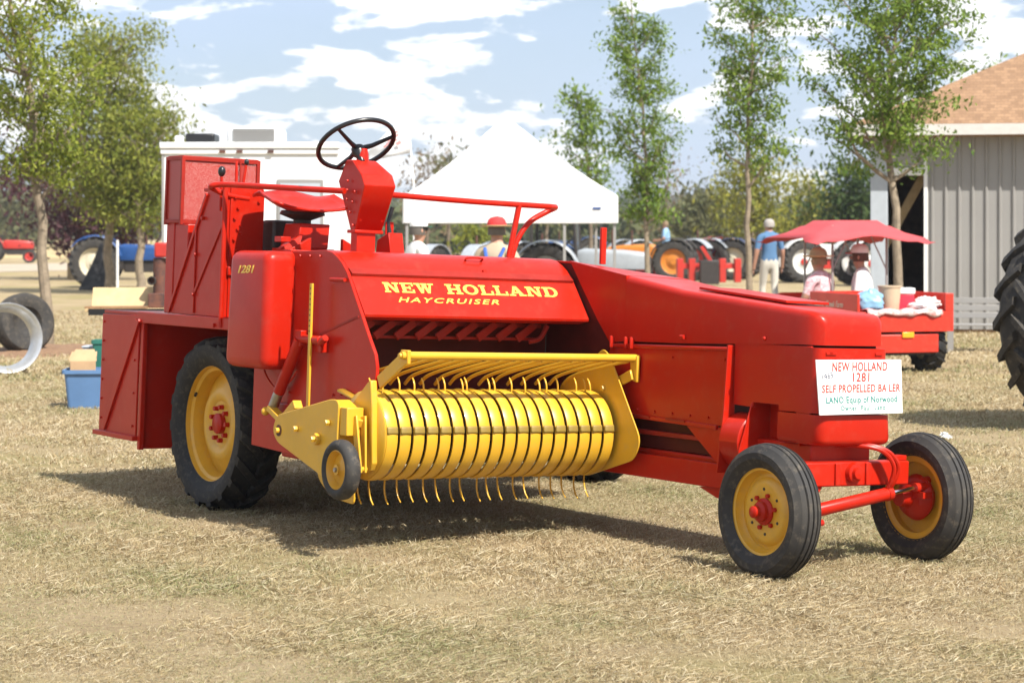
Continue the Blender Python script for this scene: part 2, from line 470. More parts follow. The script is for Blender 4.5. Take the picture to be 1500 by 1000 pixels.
    ms = nt.nodes.new('ShaderNodeMixShader'); ms.inputs['Fac'].default_value = 0.3
    L.new(b.outputs['BSDF'], ms.inputs[1]); L.new(t.outputs['BSDF'], ms.inputs[2]); L.new(ms.outputs['Shader'], out.inputs['Surface'])
    me.materials.append(m)
    o = bpy.data.objects.new(name, me); COL.objects.link(o)
    tag(o, label, 'grass', kind='stuff')
grass('dry_grass', [(6.5, 10, 16000, 0.014, 0.050, 0.0013, 0.40), (10, 15, 10500, 0.018, 0.060, 0.0018, 0.30),
                    (15, 24, 2300, 0.03, 0.08, 0.0042, 0.3), (24, 45, 330, 0.04, 0.10, 0.009, 0.2)], 3,
      'short dry straw-coloured grass with greener tufts covering the show ground')

# ------------------------------------------------------------------ trees
LEAF = dict(
    ash=leaf_mat('ash_leaves', (0.065, 0.135, 0.018), (0.26, 0.34, 0.055)),
    ashy=leaf_mat('yellowish_ash_leaves', (0.10, 0.15, 0.018), (0.34, 0.36, 0.055)),
    lime=leaf_mat('maple_leaves', (0.10, 0.14, 0.02), (0.34, 0.345, 0.06)),
    purple=leaf_mat('purple_leaves', (0.045, 0.018, 0.026), (0.12, 0.05, 0.055)),
    yellow=leaf_mat('yellowing_leaves', (0.13, 0.16, 0.025), (0.36, 0.33, 0.06)),
    dark=leaf_mat('dark_green_leaves', (0.025, 0.055, 0.018), (0.09, 0.13, 0.035)),
    olive=leaf_mat('olive_leaves', (0.085, 0.10, 0.045), (0.21, 0.20, 0.09)),
    brown=leaf_mat('browning_leaves', (0.15, 0.11, 0.065), (0.27, 0.20, 0.11)),
)
def leaf_mesh(name, C, size, rng, m, up=0.25):
    n = len(C)
    N = rng.normal(size=(n, 3)); N[:, 2] += up; N /= np.linalg.norm(N, axis=1)[:, None]
    A = rng.normal(size=(n, 3)); A -= N * (A * N).sum(1)[:, None]; A /= np.linalg.norm(A, axis=1)[:, None]
    A[:, 2] -= 0.3
    B = np.cross(N, A); s = (size * rng.uniform(0.6, 1.3, n))[:, None]
    q = np.stack([C - A * s, C + B * s * 0.42 - A * s * 0.1, C + A * s, C - B * s * 0.42 - A * s * 0.1], 1)
    me = bpy.data.meshes.new(name)
    me.vertices.add(n * 4); me.vertices.foreach_set('co', q.astype(np.float32).ravel())
    me.loops.add(n * 4); me.loops.foreach_set('vertex_index', np.arange(n * 4, dtype=np.int32))
    me.polygons.add(n); me.polygons.foreach_set('loop_start', np.arange(0, n * 4, 4, dtype=np.int32))
    at = me.attributes.new('tint', 'FLOAT', 'FACE')
    at.data.foreach_set('value', np.clip(rng.beta(2, 2.4, n), 0, 1).astype(np.float32))
    me.update(); me.validate(); me.materials.append(m)
    return me

def tree(name, label, base, pts, r0, crown, leaves, lsize, m, seed, nlimb=16, clump=0.3, per=60, bark='bark', group=None, sparse=0.0, twig=True, fill=0):
    """base: ground point; pts: trunk points relative to base; crown: (zlow, zhigh, radius at low/mid/high) limbs grow from the trunk"""
    rng = np.random.default_rng(seed); rr = random.Random(seed)
    root = empty(name, (base[0], base[1], 0), 0, label, 'tree', group)
    tr = MB(); P = [Vector(p) for p in pts]
    # smooth trunk
    zs = [p.z for p in P]
    def at(z):
        for i in range(len(P) - 1):
            if P[i + 1].z >= z or i == len(P) - 2:
                t = (z - P[i].z) / (P[i + 1].z - P[i].z); return P[i].lerp(P[i + 1], t)
    H = P[-1].z; zl, zh, ra, rb, rc = crown
    path = [at(H * i / 14) + Vector((rr.uniform(-1, 1), rr.uniform(-1, 1), 0)) * r0 * 0.5 * (i > 0) for i in range(15)]
    rad = [r0 * (1.35 if i == 0 else 1.0) * (1 - 0.86 * (i / 14) ** 1.1) for i in range(15)]
    path[0].z = -0.05
    tr.tube(path, rad, 9)
    br = MB(); cents = []
    def rad_at(t):
        return ra + (rb - ra) * t * 2 if t < 0.5 else rb + (rc - rb) * (t - 0.5) * 2
    for i in range(nlimb):
        t = (i + rr.uniform(0.1, 0.9)) / nlimb
        ze = zl + (zh - zl) * t
        Lh = rad_at(t) * rr.uniform(0.55, 1.12)
        az = i * 2.4 + rr.uniform(-.5, .5)
        zs_ = max(zl * 0.8 if zl > 0.6 else 0.3, ze - Lh * rr.uniform(0.5, 1.1)); zs_ = min(zs_, H * 0.97)
        p0 = at(zs_); p3 = Vector((at(min(ze, H)).x, at(min(ze, H)).y, ze)) + Vector((math.cos(az), math.sin(az), 0)) * Lh
        mid = p0.lerp(p3, 0.5) + Vector((rr.uniform(-.1, .1), rr.uniform(-.1, .1), rr.uniform(-.12, .05))) * Lh
        pp = [p0, p0.lerp(mid, 0.5) + Vector((0, 0, -.02 * Lh)), mid, mid.lerp(p3, 0.5) + Vector((0, 0, .04 * Lh)), p3]
        rl = r0 * (0.42 - 0.2 * t)
        br.tube(pp, [rl, rl * 0.8, rl * 0.6, rl * 0.4, rl * 0.15], 6)
        if rr.random() < sparse: continue
        for q in (0.45, 0.65, 0.85, 1.0):
            c = p0.lerp(mid, q / 0.5) if q < 0.5 else mid.lerp(p3, (q - 0.5) / 0.5)
            for k in range(2):
                off = Vector((rr.gauss(0, 1), rr.gauss(0, 1), rr.gauss(0, 0.8))) * clump * 0.9 * (0.5 + 0.6 * Lh / max(rb, .01))
                cc = c + off; cents.append(cc)
                if twig: br.tube([c, c.lerp(cc, 0.5) + Vector((0, 0, .02)), cc], [rl * 0.25, rl * 0.16, rl * 0.06], 4)
    for i in range(fill):
        t = rr.random(); z = zl + (zh - zl) * t; a = rr.uniform(0, 6.28); q = rad_at(t) * math.sqrt(rr.random()) * 0.8
        b0 = at(min(z, H)); cents.append(Vector((b0.x + q * math.cos(a), b0.y + q * math.sin(a), z)))
    tk = tr.build('trunk', M[bark], root)
    br.build('limbs', M[bark], tk)
    C = []
    per = max(8, int(leaves / max(1, len(cents))))
    for c in cents:
        k = int(per * rr.uniform(0.5, 1.5)); s = clump * rr.uniform(0.6, 1.25)
        C.append(np.array(c)[None, :] + rng.normal(size=(k, 3)) * np.array([s, s, s * 0.62]))
    C = np.concatenate(C)
    me = leaf_mesh('crown', C, lsize, rng, m)
    o = bpy.data.objects.new('crown', me); COL.objects.link(o); o.parent = root
    return root

def tr_px(name, label, x, Y, trunk_px, crown_px, r0, leaves, lsize, lm, seed, **k):
    """trunk_px: [(x,y)..] upwards; crown_px: (y_low, y_high, half widths low/mid/high in px)"""
    bx = px(x, Y); pts = [(0, 0, 0)]
    for (tx, ty) in trunk_px: pts.append((px(tx, Y) - bx, random.uniform(-.1, .1), pz(ty, Y)))
    s = Y / FPX; yl, yh, a, b, c = crown_px
    return tree(name, label, (bx, Y), pts, r0, (pz(yl, Y), pz(yh, Y), a * s, b * s, c * s), leaves, lsize, LEAF[lm], seed, **k)

tr_px('ash_tree', 'tall green tree with pale trunk rising behind the leaning black tyre', 68, 31.5, [(60, 330), (50, 180), (12, -20), (-5, -140)], (245, -140, 62, 118, 100), 0.085, 14000, 0.041, 'ashy', 11, nlimb=34, clump=0.155, bark='bark2')
tr_px('maple_tree', 'broad yellow-green tree in front of the blue tractor wheel', 161, 58, [(161, 300), (158, 160), (165, 40)], (300, 40, 58, 100, 46), 0.13, 21000, 0.056, 'lime', 12, nlimb=40, clump=0.30, bark='bark2', fill=30)
tr_px('maple_tree', 'small green tree with pale forked trunk beside the blue tractor hood', 206, 57, [(206, 340), (200, 260), (212, 190)], (318, 160, 38, 62, 56), 0.12, 9000, 0.062, 'lime', 13, nlimb=22, clump=0.28, bark='bark2')
tr_px('plum_tree', 'dark purple leaved tree standing behind the yellow-green tree', 132, 74, [(132, 320), (140, 220)], (348, 190, 74, 104, 92), 0.12, 9000, 0.11, 'purple', 14, nlimb=18, clump=0.6)
tr_px('ash_tree', 'slim short green tree rising behind the white tent corner', 862, 62, [(866, 300), (858, 220), (842, 130)], (290, 132, 22, 34, 16), 0.07, 2200, 0.08, 'ash', 15, nlimb=20, clump=0.19)
tr_px('ash_tree', 'slim green tree with straight grey trunk beside the white tent', 949, 46, [(948, 300), (943, 180), (925, 0)], (315, 8, 24, 54, 34), 0.062, 8600, 0.047, 'ash', 16, nlimb=34, clump=0.14, bark='bark2')
tr_px('ash_tree', 'open green tree with forked leader beside the man in the blue shirt', 1096, 37, [(1096, 300), (1094, 230), (1100, 100), (1100, -50)], (225, -70, 44, 62, 58), 0.06, 7600, 0.042, 'ash', 17, nlimb=28, clump=0.125, bark='bark2')
tr_px('ash_tree', 'full green tree leaning over the red canopy in front of the shed', 1318, 31, [(1314, 320), (1297, 200), (1305, 110), (1320, -60)], (205, -110, 88, 118, 80), 0.075, 17000, 0.038, 'ash', 18, nlimb=34, clump=0.14, bark='bark2')
tr_px('maple_tree', 'rounded yellow-green tree behind the trunk next to the walking man', 1102, 82, [(1102, 300), (1102, 240)], (335, 240, 26, 34, 20), 0.12, 3600, 0.10, 'yellow', 19, nlimb=14, clump=0.5, fill=12)
tr_px('maple_tree', 'thin yellow tree beyond the red canopy', 1188, 88, [(1188, 310), (1186, 262)], (345, 268, 20, 24, 16), 0.10, 1700, 0.13, 'yellow', 20, nlimb=12, clump=0.42)
tr_px('oak_tree', 'dark green rounded tree beside the shed post', 1250, 84, [(1250, 310), (1252, 250)], (345, 250, 24, 28, 20), 0.16, 5200, 0.11, 'dark', 21, nlimb=14, clump=0.5, fill=14)
tr_px('bush_tree', 'low olive tree with pointed top between the tractors and hill', 1032, 105, [(1032, 320), (1040, 285)], (350, 288, 34, 36, 12), 0.16, 3600, 0.16, 'olive', 22, nlimb=12, clump=0.6, fill=10)
tr_px('bush_tree', 'brownish loose tree behind the orange tractor', 975, 112, [(975, 320), (978, 240)], (350, 232, 46, 22, 12), 0.10, 520, 0.10, 'brown', 23, nlimb=16, clump=0.6)
tr_px('bare_tree', 'nearly bare brown tree behind the white flag', 627, 96, [(627, 300), (627, 230)], (330, 222, 30, 22, 10), 0.10, 420, 0.12, 'brown', 24, nlimb=18, clump=0.5, sparse=0.4)
tr_px('ash_tree', 'small green treetop behind the left slope of the tent', 658, 90, [(658, 300), (658, 225)], (320, 216, 16, 12, 8), 0.09, 600, 0.12, 'olive', 25, nlimb=10, clump=0.35)
tr_px('ash_tree', 'small green treetop behind the right slope of the tent', 800, 90, [(800, 300), (800, 240)], (320, 230, 16, 11, 7), 0.09, 600, 0.12, 'olive', 26, nlimb=10, clump=0.35)
tr_px('willow_tree', 'wide hazy olive tree beyond the red tractor', 15, 190, [(15, 320), (15, 270)], (350, 262, 55, 62, 34), 0.3, 6000, 0.24, 'olive', 27, nlimb=18, clump=1.2, fill=24)
tr_px('ash_tree', 'treetop showing above the shed roof ridge', 1462, 70, [(1462, 200), (1460, 110)], (240, 108, 40, 40, 22), 0.14, 2200, 0.10, 'ash', 28, nlimb=14, clump=0.45)
tr_px('bush_tree', 'low green bush under the tent between the two men', 695, 80, [(695, 350), (695, 335)], (372, 332, 22, 24, 12), 0.06, 1600, 0.11, 'lime', 29, nlimb=8, clump=0.3, fill=6)

# ------------------------------------------------------------------ far hill and woods
hm = mat('wooded_hillside', (0.055, 0.075, 0.035), 0.95, noise=0.5, nscale=0.03, col2=(0.12, 0.115, 0.055))
mb = MB(); nx, ny = 90, 8; vs = []
for j in range(ny + 1):
    for i in range(nx + 1):
        x = -900 + 1800 * i / nx; y = 430 + 330 * j / ny
        e = (1 - math.cos(math.pi * j / ny)) / 2
        z = -0.5 + e * (4.5 + 2 * math.sin(x * 0.011 + 1) + 1.5 * math.sin(x * 0.027))
        vs.append((x, y, z))
mb.add(vs, [(j * (nx + 1) + i, j * (nx + 1) + i + 1, (j + 1) * (nx + 1) + i + 1, (j + 1) * (nx + 1) + i) for j in range(ny) for i in range(nx)])
tag(mb.build('hill', hm), kind='structure')
rng = np.random.default_rng(5); C = []
for i in range(900):
    y = rng.choice([385, 430, 500, 600, 720]) + rng.uniform(-25, 25); x = rng.uniform(-0.34, 0.34) * y
    e = (1 - math.cos(math.pi * min(1, max(0, (y - 430) / 330)))) / 2
    z0 = -0.5 + e * (4.5 + 2 * math.sin(x * 0.011 + 1) + 1.5 * math.sin(x * 0.027))
    if y < 430: z0 = 0
    h = rng.uniform(3.5, 7.5); r = h * rng.uniform(0.3, 0.5)
    k = 220; u = rng.normal(size=(k, 3)); u /= np.linalg.norm(u, axis=1)[:, None]
    u *= rng.uniform(0.6, 1.05, k)[:, None]
    C.append(np.array([x, y, z0 + h * 0.52])[None] + u * np.array([r, r, h * 0.5]))
for i in range(150):                       # nearer hedge of scrub behind the tractors
    y = rng.uniform(150, 240); x = rng.uniform(-0.13, 0.27) * y; h = rng.uniform(1.6, 3.6); r = h * rng.uniform(0.5, 0.8)
    k = 110; u = rng.normal(size=(k, 3)); u /= np.linalg.norm(u, axis=1)[:, None]; u *= rng.uniform(0.5, 1.1, k)[:, None]
    C.append(np.array([x, y, h * 0.45])[None] + u * np.array([r, r, h * 0.52]))
C = np.concatenate(C); C = C[C[:, 2] > 0.1]
me = leaf_mesh('far_woods', C, 0.62, rng, leaf_mat('far_wood_leaves', (0.05, 0.075, 0.03), (0.14, 0.14, 0.06), 0.2))
o = bpy.data.objects.new('far_woods', me); COL.objects.link(o)
tag(o, 'band of distant green woods along the low hills', 'woods', kind='stuff')
# ------------------------------------------------------------------ the self-propelled baler (u forward, v to its far side, z up)
TILT = 0.04
ROOT = empty('hay_baler', (0, 12, 0), 0, 'red self-propelled hay baler with yellow pickup reel, yellow wheels and black steering wheel', 'baler')
ROOT.rotation_mode = 'QUATERNION'
ROOT.rotation_quaternion = Matrix.Rotation(R(-56.5), 3, 'Z').to_quaternion() @ Matrix.Rotation(-TILT, 3, 'X').to_quaternion()

def plate(poly, v0, v1, mbx=None):          # polygon in (u,z) extruded along v
    b = mbx or MB(); b.prism([(p[0], v0, p[1]) for p in poly], (0, v1 - v0, 0)); return b
def panel_u(poly, u0, u1, mbx=None):        # polygon in (v,z) extruded along u
    b = mbx or MB(); b.prism([(u0, p[0], p[1]) for p in poly], (u1 - u0, 0, 0)); return b
def bolts(pts, ax, r, h, name, m, parent, n=6):
    for p in pts:
        b = MB(); b.lathe([(0, h), (r * 0.9, h), (r, h * 0.8), (r, -0.004)], p, ax, n); b.build(name, m, parent, smooth=30)

# ---- wheels
def rim_profile(Rr, w):                     # outer face towards -h
    return [(Rr, -w / 2), (Rr * 1.0, -w / 2 + 0.012), (Rr * 0.93, -w / 2 + 0.018), (Rr * 0.90, -w * 0.28), (Rr * 0.86, -w * 0.22), (Rr * 0.845, w * 0.05),
            (Rr * 0.82, w * 0.14), (Rr * 0.80, w * 0.16)]
def front_wheel(c, Rt, outer, yaw=0.0):
    Rr, w = 0.208, 0.165
    wh = empty('wheel', c); wh.parent = ROOT; wh.rotation_euler = (0, 0, yaw)
    t = MB(); s = w / 2
    pr = [(Rr * 0.98, -s * 0.62), (Rr * 1.07, -s * 0.80), (Rr + (Rt - Rr) * 0.35, -s * 1.0), (Rr + (Rt - Rr) * 0.62, -s * 0.99), (Rt - 0.030, -s * 0.86), (Rt - 0.012, -s * 0.70)]
    xs = [-0.66, -0.40, -0.36, -0.31, -0.27, -0.06, -0.03, 0.03, 0.06, 0.27, 0.31, 0.36, 0.40, 0.66]
    dp = [-0.009, 0, -0.011, -0.011, 0.0, 0.002, -0.011, -0.011, 0.002, 0, -0.011, -0.011, 0, -0.009]
    tread = [(Rt + q - 0.020 * abs(x) ** 2.2, x * s) for x, q in zip(xs, dp)]
    mir = [(r, -h) for r, h in reversed(pr)]
    t.lathe(pr + tread + mir, (0, 0, 0), (0, 1, 0), 56)
    t.build('tyre', M['rubber_g'], wh, smooth=35)
    g = outer
    r = MB(); prof = [(Rr * 1.02, -s * 0.70), (Rr * 1.03, -s * 0.60), (Rr * 0.93, -s * 0.52), (Rr * 0.90, -s * 0.20), (Rr * 0.85, -s * 0.05), (Rr * 0.84, s * 0.5), (Rr * 0.93, s * 0.55), (Rr * 1.03, s * 0.62), (Rr * 1.02, s * 0.70), (Rr * 0.98, s * 0.6), (Rr * 0.9, s * 0.52)]
    r.lathe([(a, h * g) for a, h in prof], (0, 0, 0), (0, 1, 0), 48); r.build('rim', M['yrim'], wh, smooth=35)
    d = MB()
    pf = [(Rr * 0.86, -s * 0.02), (Rr * 0.78, -s * 0.06), (Rr * 0.70, -s * 0.28), (Rr * 0.62, -s * 0.33), (Rr * 0.5, -s * 0.30), (0.055, -s * 0.30), (0.05, -s * 0.26), (Rr * 0.5, -s * 0.2), (Rr * 0.86, s * 0.05)]
    d.lathe([(a, h * g) for a, h in pf], (0, 0, 0), (0, 1, 0), 40); dk = d.build('disc', M['yrim'], wh, smooth=35)
    h = MB(); h.lathe([(a, q * g) for a, q in [(0.064, -s * 0.22), (0.064, -s * 0.40), (0.048, -s * 0.50), (0.046, -s * 0.72), (0.030, -s * 0.86), (0.028, -s * 1.18), (0.018, -s * 1.27), (0, -s * 1.28)]], (0, 0, 0), (0, 1, 0), 20)
    h.build('hub', M['red'], wh)
    for k in range(6):
        a = 2 * math.pi * k / 6 + 0.2
        b = MB(); b.lathe([(0, -s * 0.46 * g), (0.011, -s * 0.46 * g), (0.012, -s * 0.28 * g)], (0.079 * math.cos(a), 0, 0.079 * math.sin(a)), (0, 1, 0), 6); b.build('lug_nut', M['red'], wh)
        b = MB(); b.lathe([(0, -s * 0.333 * g), (0.0075, -s * 0.333 * g), (0.0075, -s * 0.2 * g)], (0.105 * math.cos(a + .4), 0, 0.105 * math.sin(a + .4)), (0, 1, 0), 8); b.build('vent_hole', M['dark'], wh)
    # steering spindle and drum on the inboard side
    b = MB(); b.lathe([(a, q * g) for a, q in [(0, 0.0), (0.10, 0.0), (0.115, 0.03), (0.09, 0.075), (0.05, 0.095), (0.04, 0.15), (0, 0.15)]], (0, 0, 0), (0, 1, 0), 24); b.build('spindle', M['red'], wh)
    return wh
RF = 0.318
front_wheel((1.86, 0.20, RF + TILT * 0.20 - 0.006), RF, 1)
front_wheel((1.83, 1.20, RF + TILT * 1.20 - 0.006), RF, -1)

def rear_wheel(c, outer):
    Rr, Rt, w = 0.345, 0.505, 0.27
    wh = empty('wheel', c); wh.parent = ROOT
    s = w / 2; g = outer
    t = MB()
    pr = [(Rr * 0.97, -s * 0.72), (Rr * 1.03, -s * 0.86), (Rr + (Rt - Rr) * 0.4, -s * 1.03), (Rr + (Rt - Rr) * 0.7, -s * 1.0), (Rt - 0.042, -s * 0.86), (Rt - 0.03, -s * 0.5), (Rt - 0.026, 0)]
    t.lathe(pr + [(r, -h) for r, h in reversed(pr[:-1])], (0, 0, 0), (0, 1, 0), 64)
    nl = 19
    for k in range(nl):
        for side in (-1, 1):
            a0 = 2 * math.pi * (k + (0.5 if side > 0 else 0)) / nl
            pts = [(0.02, 0.0), (-0.35, 0.085), (-0.72, 0.17), (-0.98, 0.225), (-1.0, 0.235)]
            rds = [Rt + 0.004, Rt + 0.004, Rt - 0.004, Rt - 0.024, Rt - 0.050]
            ra_ = [Rt - 0.05, Rt - 0.055, Rt - 0.06, Rt - 0.085, Rt - 0.11]
            secs = []
            for (f_, da), ro, ri in zip(pts, rds, ra_):
                h = f_ * s * side * -1; an = a0 + da * 1.15; wd = 0.034 / Rt
                sec = []
                for rr_, ww in ((ri, 1.25), (ro, 0.8)):
                    for sg in ((-1, 1) if rr_ == ri else (1, -1)):
                        q = an + sg * wd * ww
                        sec.append((rr_ * math.cos(q), h, rr_ * math.sin(q)))
                secs.append(sec)
            t.loft(secs)
    t.build('tyre', M['rubber'], wh, smooth=35)
    r = MB(); prof = [(Rr * 1.015, -s * 0.80), (Rr * 1.02, -s * 0.74), (Rr * 0.965, -s * 0.70), (Rr * 0.95, -s * 0.52), (Rr * 0.90, -s * 0.44), (Rr * 0.875, -s * 0.20), (Rr * 0.87, s * 0.2), (Rr * 0.9, s * 0.5), (Rr * 1.02, s * 0.74), (Rr * 1.0, s * 0.85)]
    r.lathe([(a, h * g) for a, h in prof], (0, 0, 0), (0, 1, 0), 56); r.build('rim', M['yrim'], wh, smooth=35)
    d = MB(); pf = [(Rr * 0.88, s * 0.10), (Rr * 0.80, s * 0.06), (Rr * 0.62, -s * 0.28), (Rr * 0.54, -s * 0.36), (Rr * 0.44, -s * 0.34), (Rr * 0.38, -s * 0.22), (0.05, -s * 0.20), (0.05, -s * 0.1), (Rr * 0.5, s * 0.0), (Rr * 0.86, s * 0.2)]
    d.lathe([(a, h * g) for a, h in pf], (0, 0, 0), (0, 1, 0), 48); d.build('disc', M['yrim'], wh, smooth=35)
    h = MB(); h.lathe([(a, q * g) for a, q in [(0.06, -s * 0.15), (0.06, -s * 0.42), (0.05, -s * 0.47), (0, -s * 0.47)]], (0, 0, 0), (0, 1, 0), 20); h.build('hub', M['red'], wh)
    for k in range(9):
        a = 2 * math.pi * k / 9
        b = MB(); b.lathe([(0, -s * 0.42 * g), (0.014, -s * 0.42 * g), (0.016, -s * 0.18 * g)], (0.098 * math.cos(a), 0, 0.098 * math.sin(a)), (0, 1, 0), 6); b.build('lug_nut', M['red'], wh)
    b = MB(); b.tube([(Rr * 0.9 * math.cos(2.6), -s * 0.5 * g, Rr * 0.9 * math.sin(2.6)), (Rr * 0.83 * math.cos(2.6), -s * 0.62 * g, Rr * 0.83 * math.sin(2.6))], 0.009, 6); b.build('valve', M['black'], wh)
    b = MB(); b.tube([(0, 0.05 * g, 0), (0, 0.30 * g, 0)], 0.09, 16); b.build('axle_stub', M['red'], wh)
    return wh
rear_wheel((-1.91, -0.765, 0.500 - TILT * 0.765), 1)
rear_wheel((-1.91, 1.86, 0.500 + TILT * 1.86), -1)
b = MB(); b.box(-1.99, -1.83, -0.50, 1.62, 0.36, 0.58); b.build('rear_axle', M['red'], ROOT, bevel=0.01)

# ---- rear box behind the drive wheel
b = plate([(-3.21, 0.335), (-2.655, 0.335), (-2.655, 1.075), (-3.21, 1.068)], -1.0, -0.985); rb = b.build('rear_side_panel', M['red'], ROOT, bevel=0.003)
b = MB(); b.box(-3.25, -2.64, -1.025, -0.95, 0.312, 0.342); b.build('bottom_flange', M['red'], rb, bevel=0.003)
b = MB(); b.bar((-3.12, -1.008, 0.36), (-2.66, -1.008, 1.04), 0.05, 0.014, up=(0, 1, 0)); b.build('brace', M['red'], rb, bevel=0.003)
b = MB(); b.box(-2.655, -2.64, -0.98, -0.30, 0.265, 1.05); b.build('rear_splash_panel', M['red'], ROOT, bevel=0.003)
b = MB(); b.box(-2.638, -2.60, -0.995, -0.965, 0.262, 1.05); b.build('panel_post', M['red'], ROOT, bevel=0.004)
b = MB(); b.box(-3.205, -2.66, -0.98, 1.3, 0.9, 1.055); b.box(-3.2, -2.7, -0.2, 1.2, 0.35, 0.9); b.build('rear_housing', M['red'], ROOT, bevel=0.006)
# deck with its edge beam
b = MB(); b.box(-3.22, -0.80, -0.985, 1.35, 1.072, 1.092); b.build('deck', M['red'], ROOT, bevel=0.003)
b = MB(); b.box(-2.66, -1.18, -1.012, -0.988, 1.028, 1.097); b.build('deck_edge_beam', M['red'], ROOT, bevel=0.005)
b = MB(); b.box(-2.66, -0.9, -0.35, 1.3, 0.55, 1.07); b.build('engine_bay', M['dark'], ROOT, bevel=0.01)
bolts([(-2.62, -1.014, 1.04), (-1.60, -1.014, 1.05)], (0, -1, 0), 0.013, 0.012, 'bolt', M['red'], ROOT)

# ---- operator side console
side = [(-2.305, 1.098), (-1.545, 1.098), (-1.555, 1.825), (-1.80, 1.820), (-2.02, 1.60), (-2.305, 1.625)]
side = [(-2.305, 1.098), (-1.545, 1.098), (-1.55, 1.838), (-1.80, 1.815), (-2.30, 1.098 + 0.02)]
b = plate(side, -0.985, -0.965); cs = b.build('console_side', M['red'], ROOT, bevel=0.003)
b = MB(); b.bar((-2.26, -0.992, 1.11), (-1.80, -0.992, 1.80), 0.022, 0.012, up=(0, 1, 0)); b.bar((-1.93, -0.99, 1.11), (-1.93, -0.99, 1.62), 0.016, 0.01, up=(0, 1, 0)); b.bar((-1.95, -0.99, 1.20), (-1.56, -0.99, 1.66), 0.02, 0.008, up=(0, 1, 0)); b.build('rib', M['red'], cs, bevel=0.003)
b = panel_u(rounded([(-0.965, 1.098), (-0.755, 1.098), (-0.752, 1.84), (-0.965, 1.836)], [0, 0, 0.03, 0]), -1.556, -1.54); cf = b.build('console_front', M['red'], ROOT, bevel=0.003)
b = MB(); b.box(-1.545, -1.525, -0.975, -0.755, 1.335, 1.385); b.build('shelf_lip', M['red'], cf, bevel=0.004)
b = MB(); b.box(-1.90, -1.55, -0.965, -0.758, 1.815, 1.838); b.build('console_top', M['red'], ROOT, bevel=0.006)
bolts([(-1.535, -0.94 + 0.02 * (k % 2), 1.78 - 0.06 * k - (0.3 if k > 5 else 0)) for k in range(9)] + [(-1.535, -0.90, 1.62), (-1.535, -0.90, 1.575), (-1.535, -0.79, 1.76)], (1, 0, 0), 0.009, 0.008, 'bolt', M['red'], ROOT)
bolts([(-1.84, -0.988, 1.66), (-1.92, -0.99, 1.45), (-1.93, -0.99, 1.22)], (0, -1, 0), 0.012, 0.016, 'bolt', M['red'], ROOT)
# engine enclosure with the see-through radiator screen
b = MB(); b.box(-2.41, -2.30, -0.955, -0.47, 1.098, 1.645); b.box(-2.30, -2.12, -0.95, -0.47, 1.098, 1.63); b.box(-2.12, -1.72, -0.93, -0.78, 1.098, 1.40); b.build('engine_enclosure', M['red'], ROOT, bevel=0.006)
def mesh_mat():
    m = mat('perforated_screen', (0.36, 0.03, 0.02), 0.4); nt = m.node_tree; bs = nt.nodes['Principled BSDF']
    tc = nt.nodes.new('ShaderNodeTexCoord'); mp_ = nt.nodes.new('ShaderNodeMapping'); mp_.inputs['Scale'].default_value = (190, 190, 190)
    nt.links.new(tc.outputs['Object'], mp_.inputs['Vector'])
    v = nt.nodes.new('ShaderNodeTexVoronoi'); v.inputs['Scale'].default_value = 1.0; v.inputs['Randomness'].default_value = 0.15
    nt.links.new(mp_.outputs['Vector'], v.inputs['Vector'])
    r = nt.nodes.new('ShaderNodeMath'); r.operation = 'GREATER_THAN'; r.inputs[1].default_value = 0.24
    nt.links.new(v.outputs['Distance'], r.inputs[0]); nt.links.new(r.outputs[0], bs.inputs['Alpha'])
    return m
SCR = mesh_mat()
sc = MB(); z0, z1, u0, u1, v0, v1 = 1.645, 2.03, -2.40, -2.19, -0.965, -0.47
for (uu, vv) in ((u0, v0), (u1, v0), (u1, v1), (u0, v1)): sc.box(uu - .011, uu + .011, vv - .011, vv + .011, z0 - .02, z1)
for z in (z0, z1 - 0.011):
    sc.box(u0, u1, v0 - .010, v0 + .010, z - .01, z + .011); sc.box(u0, u1, v1 - .010, v1 + .010, z - .01, z + .011)
    sc.box(u1 - .010, u1 + .010, v0, v1, z - .012, z + .013); sc.box(u0 - .010, u0 + .010, v0, v1, z - .012, z + .013)
sc.box(u0, u1, v0, v1, z1 + 0.001, z1 + 0.006)
scf = sc.build('radiator_screen', M['red_old'], ROOT, bevel=0.002)
for nm, vs in (('screen_mesh', [(u0, v0, z0), (u1, v0, z0), (u1, v0, z1), (u0, v0, z1)]), ('screen_mesh', [(u1, v0, z0), (u1, v1, z0), (u1, v1, z1), (u1, v0, z1)])):
    b = MB(); b.add(vs, [(0, 1, 2, 3)]); b.build(nm, SCR, scf, smooth=0, fix=False)
b = MB(); b.box(u1 + .012, u1 + .016, v1 - 0.13, v1 - 0.12, z0, z1); b.build('screen_bar', M['red_old'], scf)
# levers on the console
for (u, v, zt, du, knob) in ((-1.60, -1.0, 1.925, 0.0, 'black'), (-1.60, -0.90, 1.99, -0.02, None), (-1.60, -0.885, 1.985, 0.03, 'black')):
    b = MB(); dv = 0.025 if (knob and zt > 1.95) else 0.0
    b.tube([(u, v, 1.70), (u + du * 0.5, v + dv * .5, 1.84), (u + du, v + dv, zt)], [0.010, 0.010, 0.008], 8)
    lv = b.build('control_lever', M['red'], ROOT)
    if knob:
        k = MB(); k.ball((u + du, v + dv, zt), 0.022 if zt < 1.95 else 0.014, 10, sc=(1, 1, 1.4)); k.build('knob', M['black'], lv)

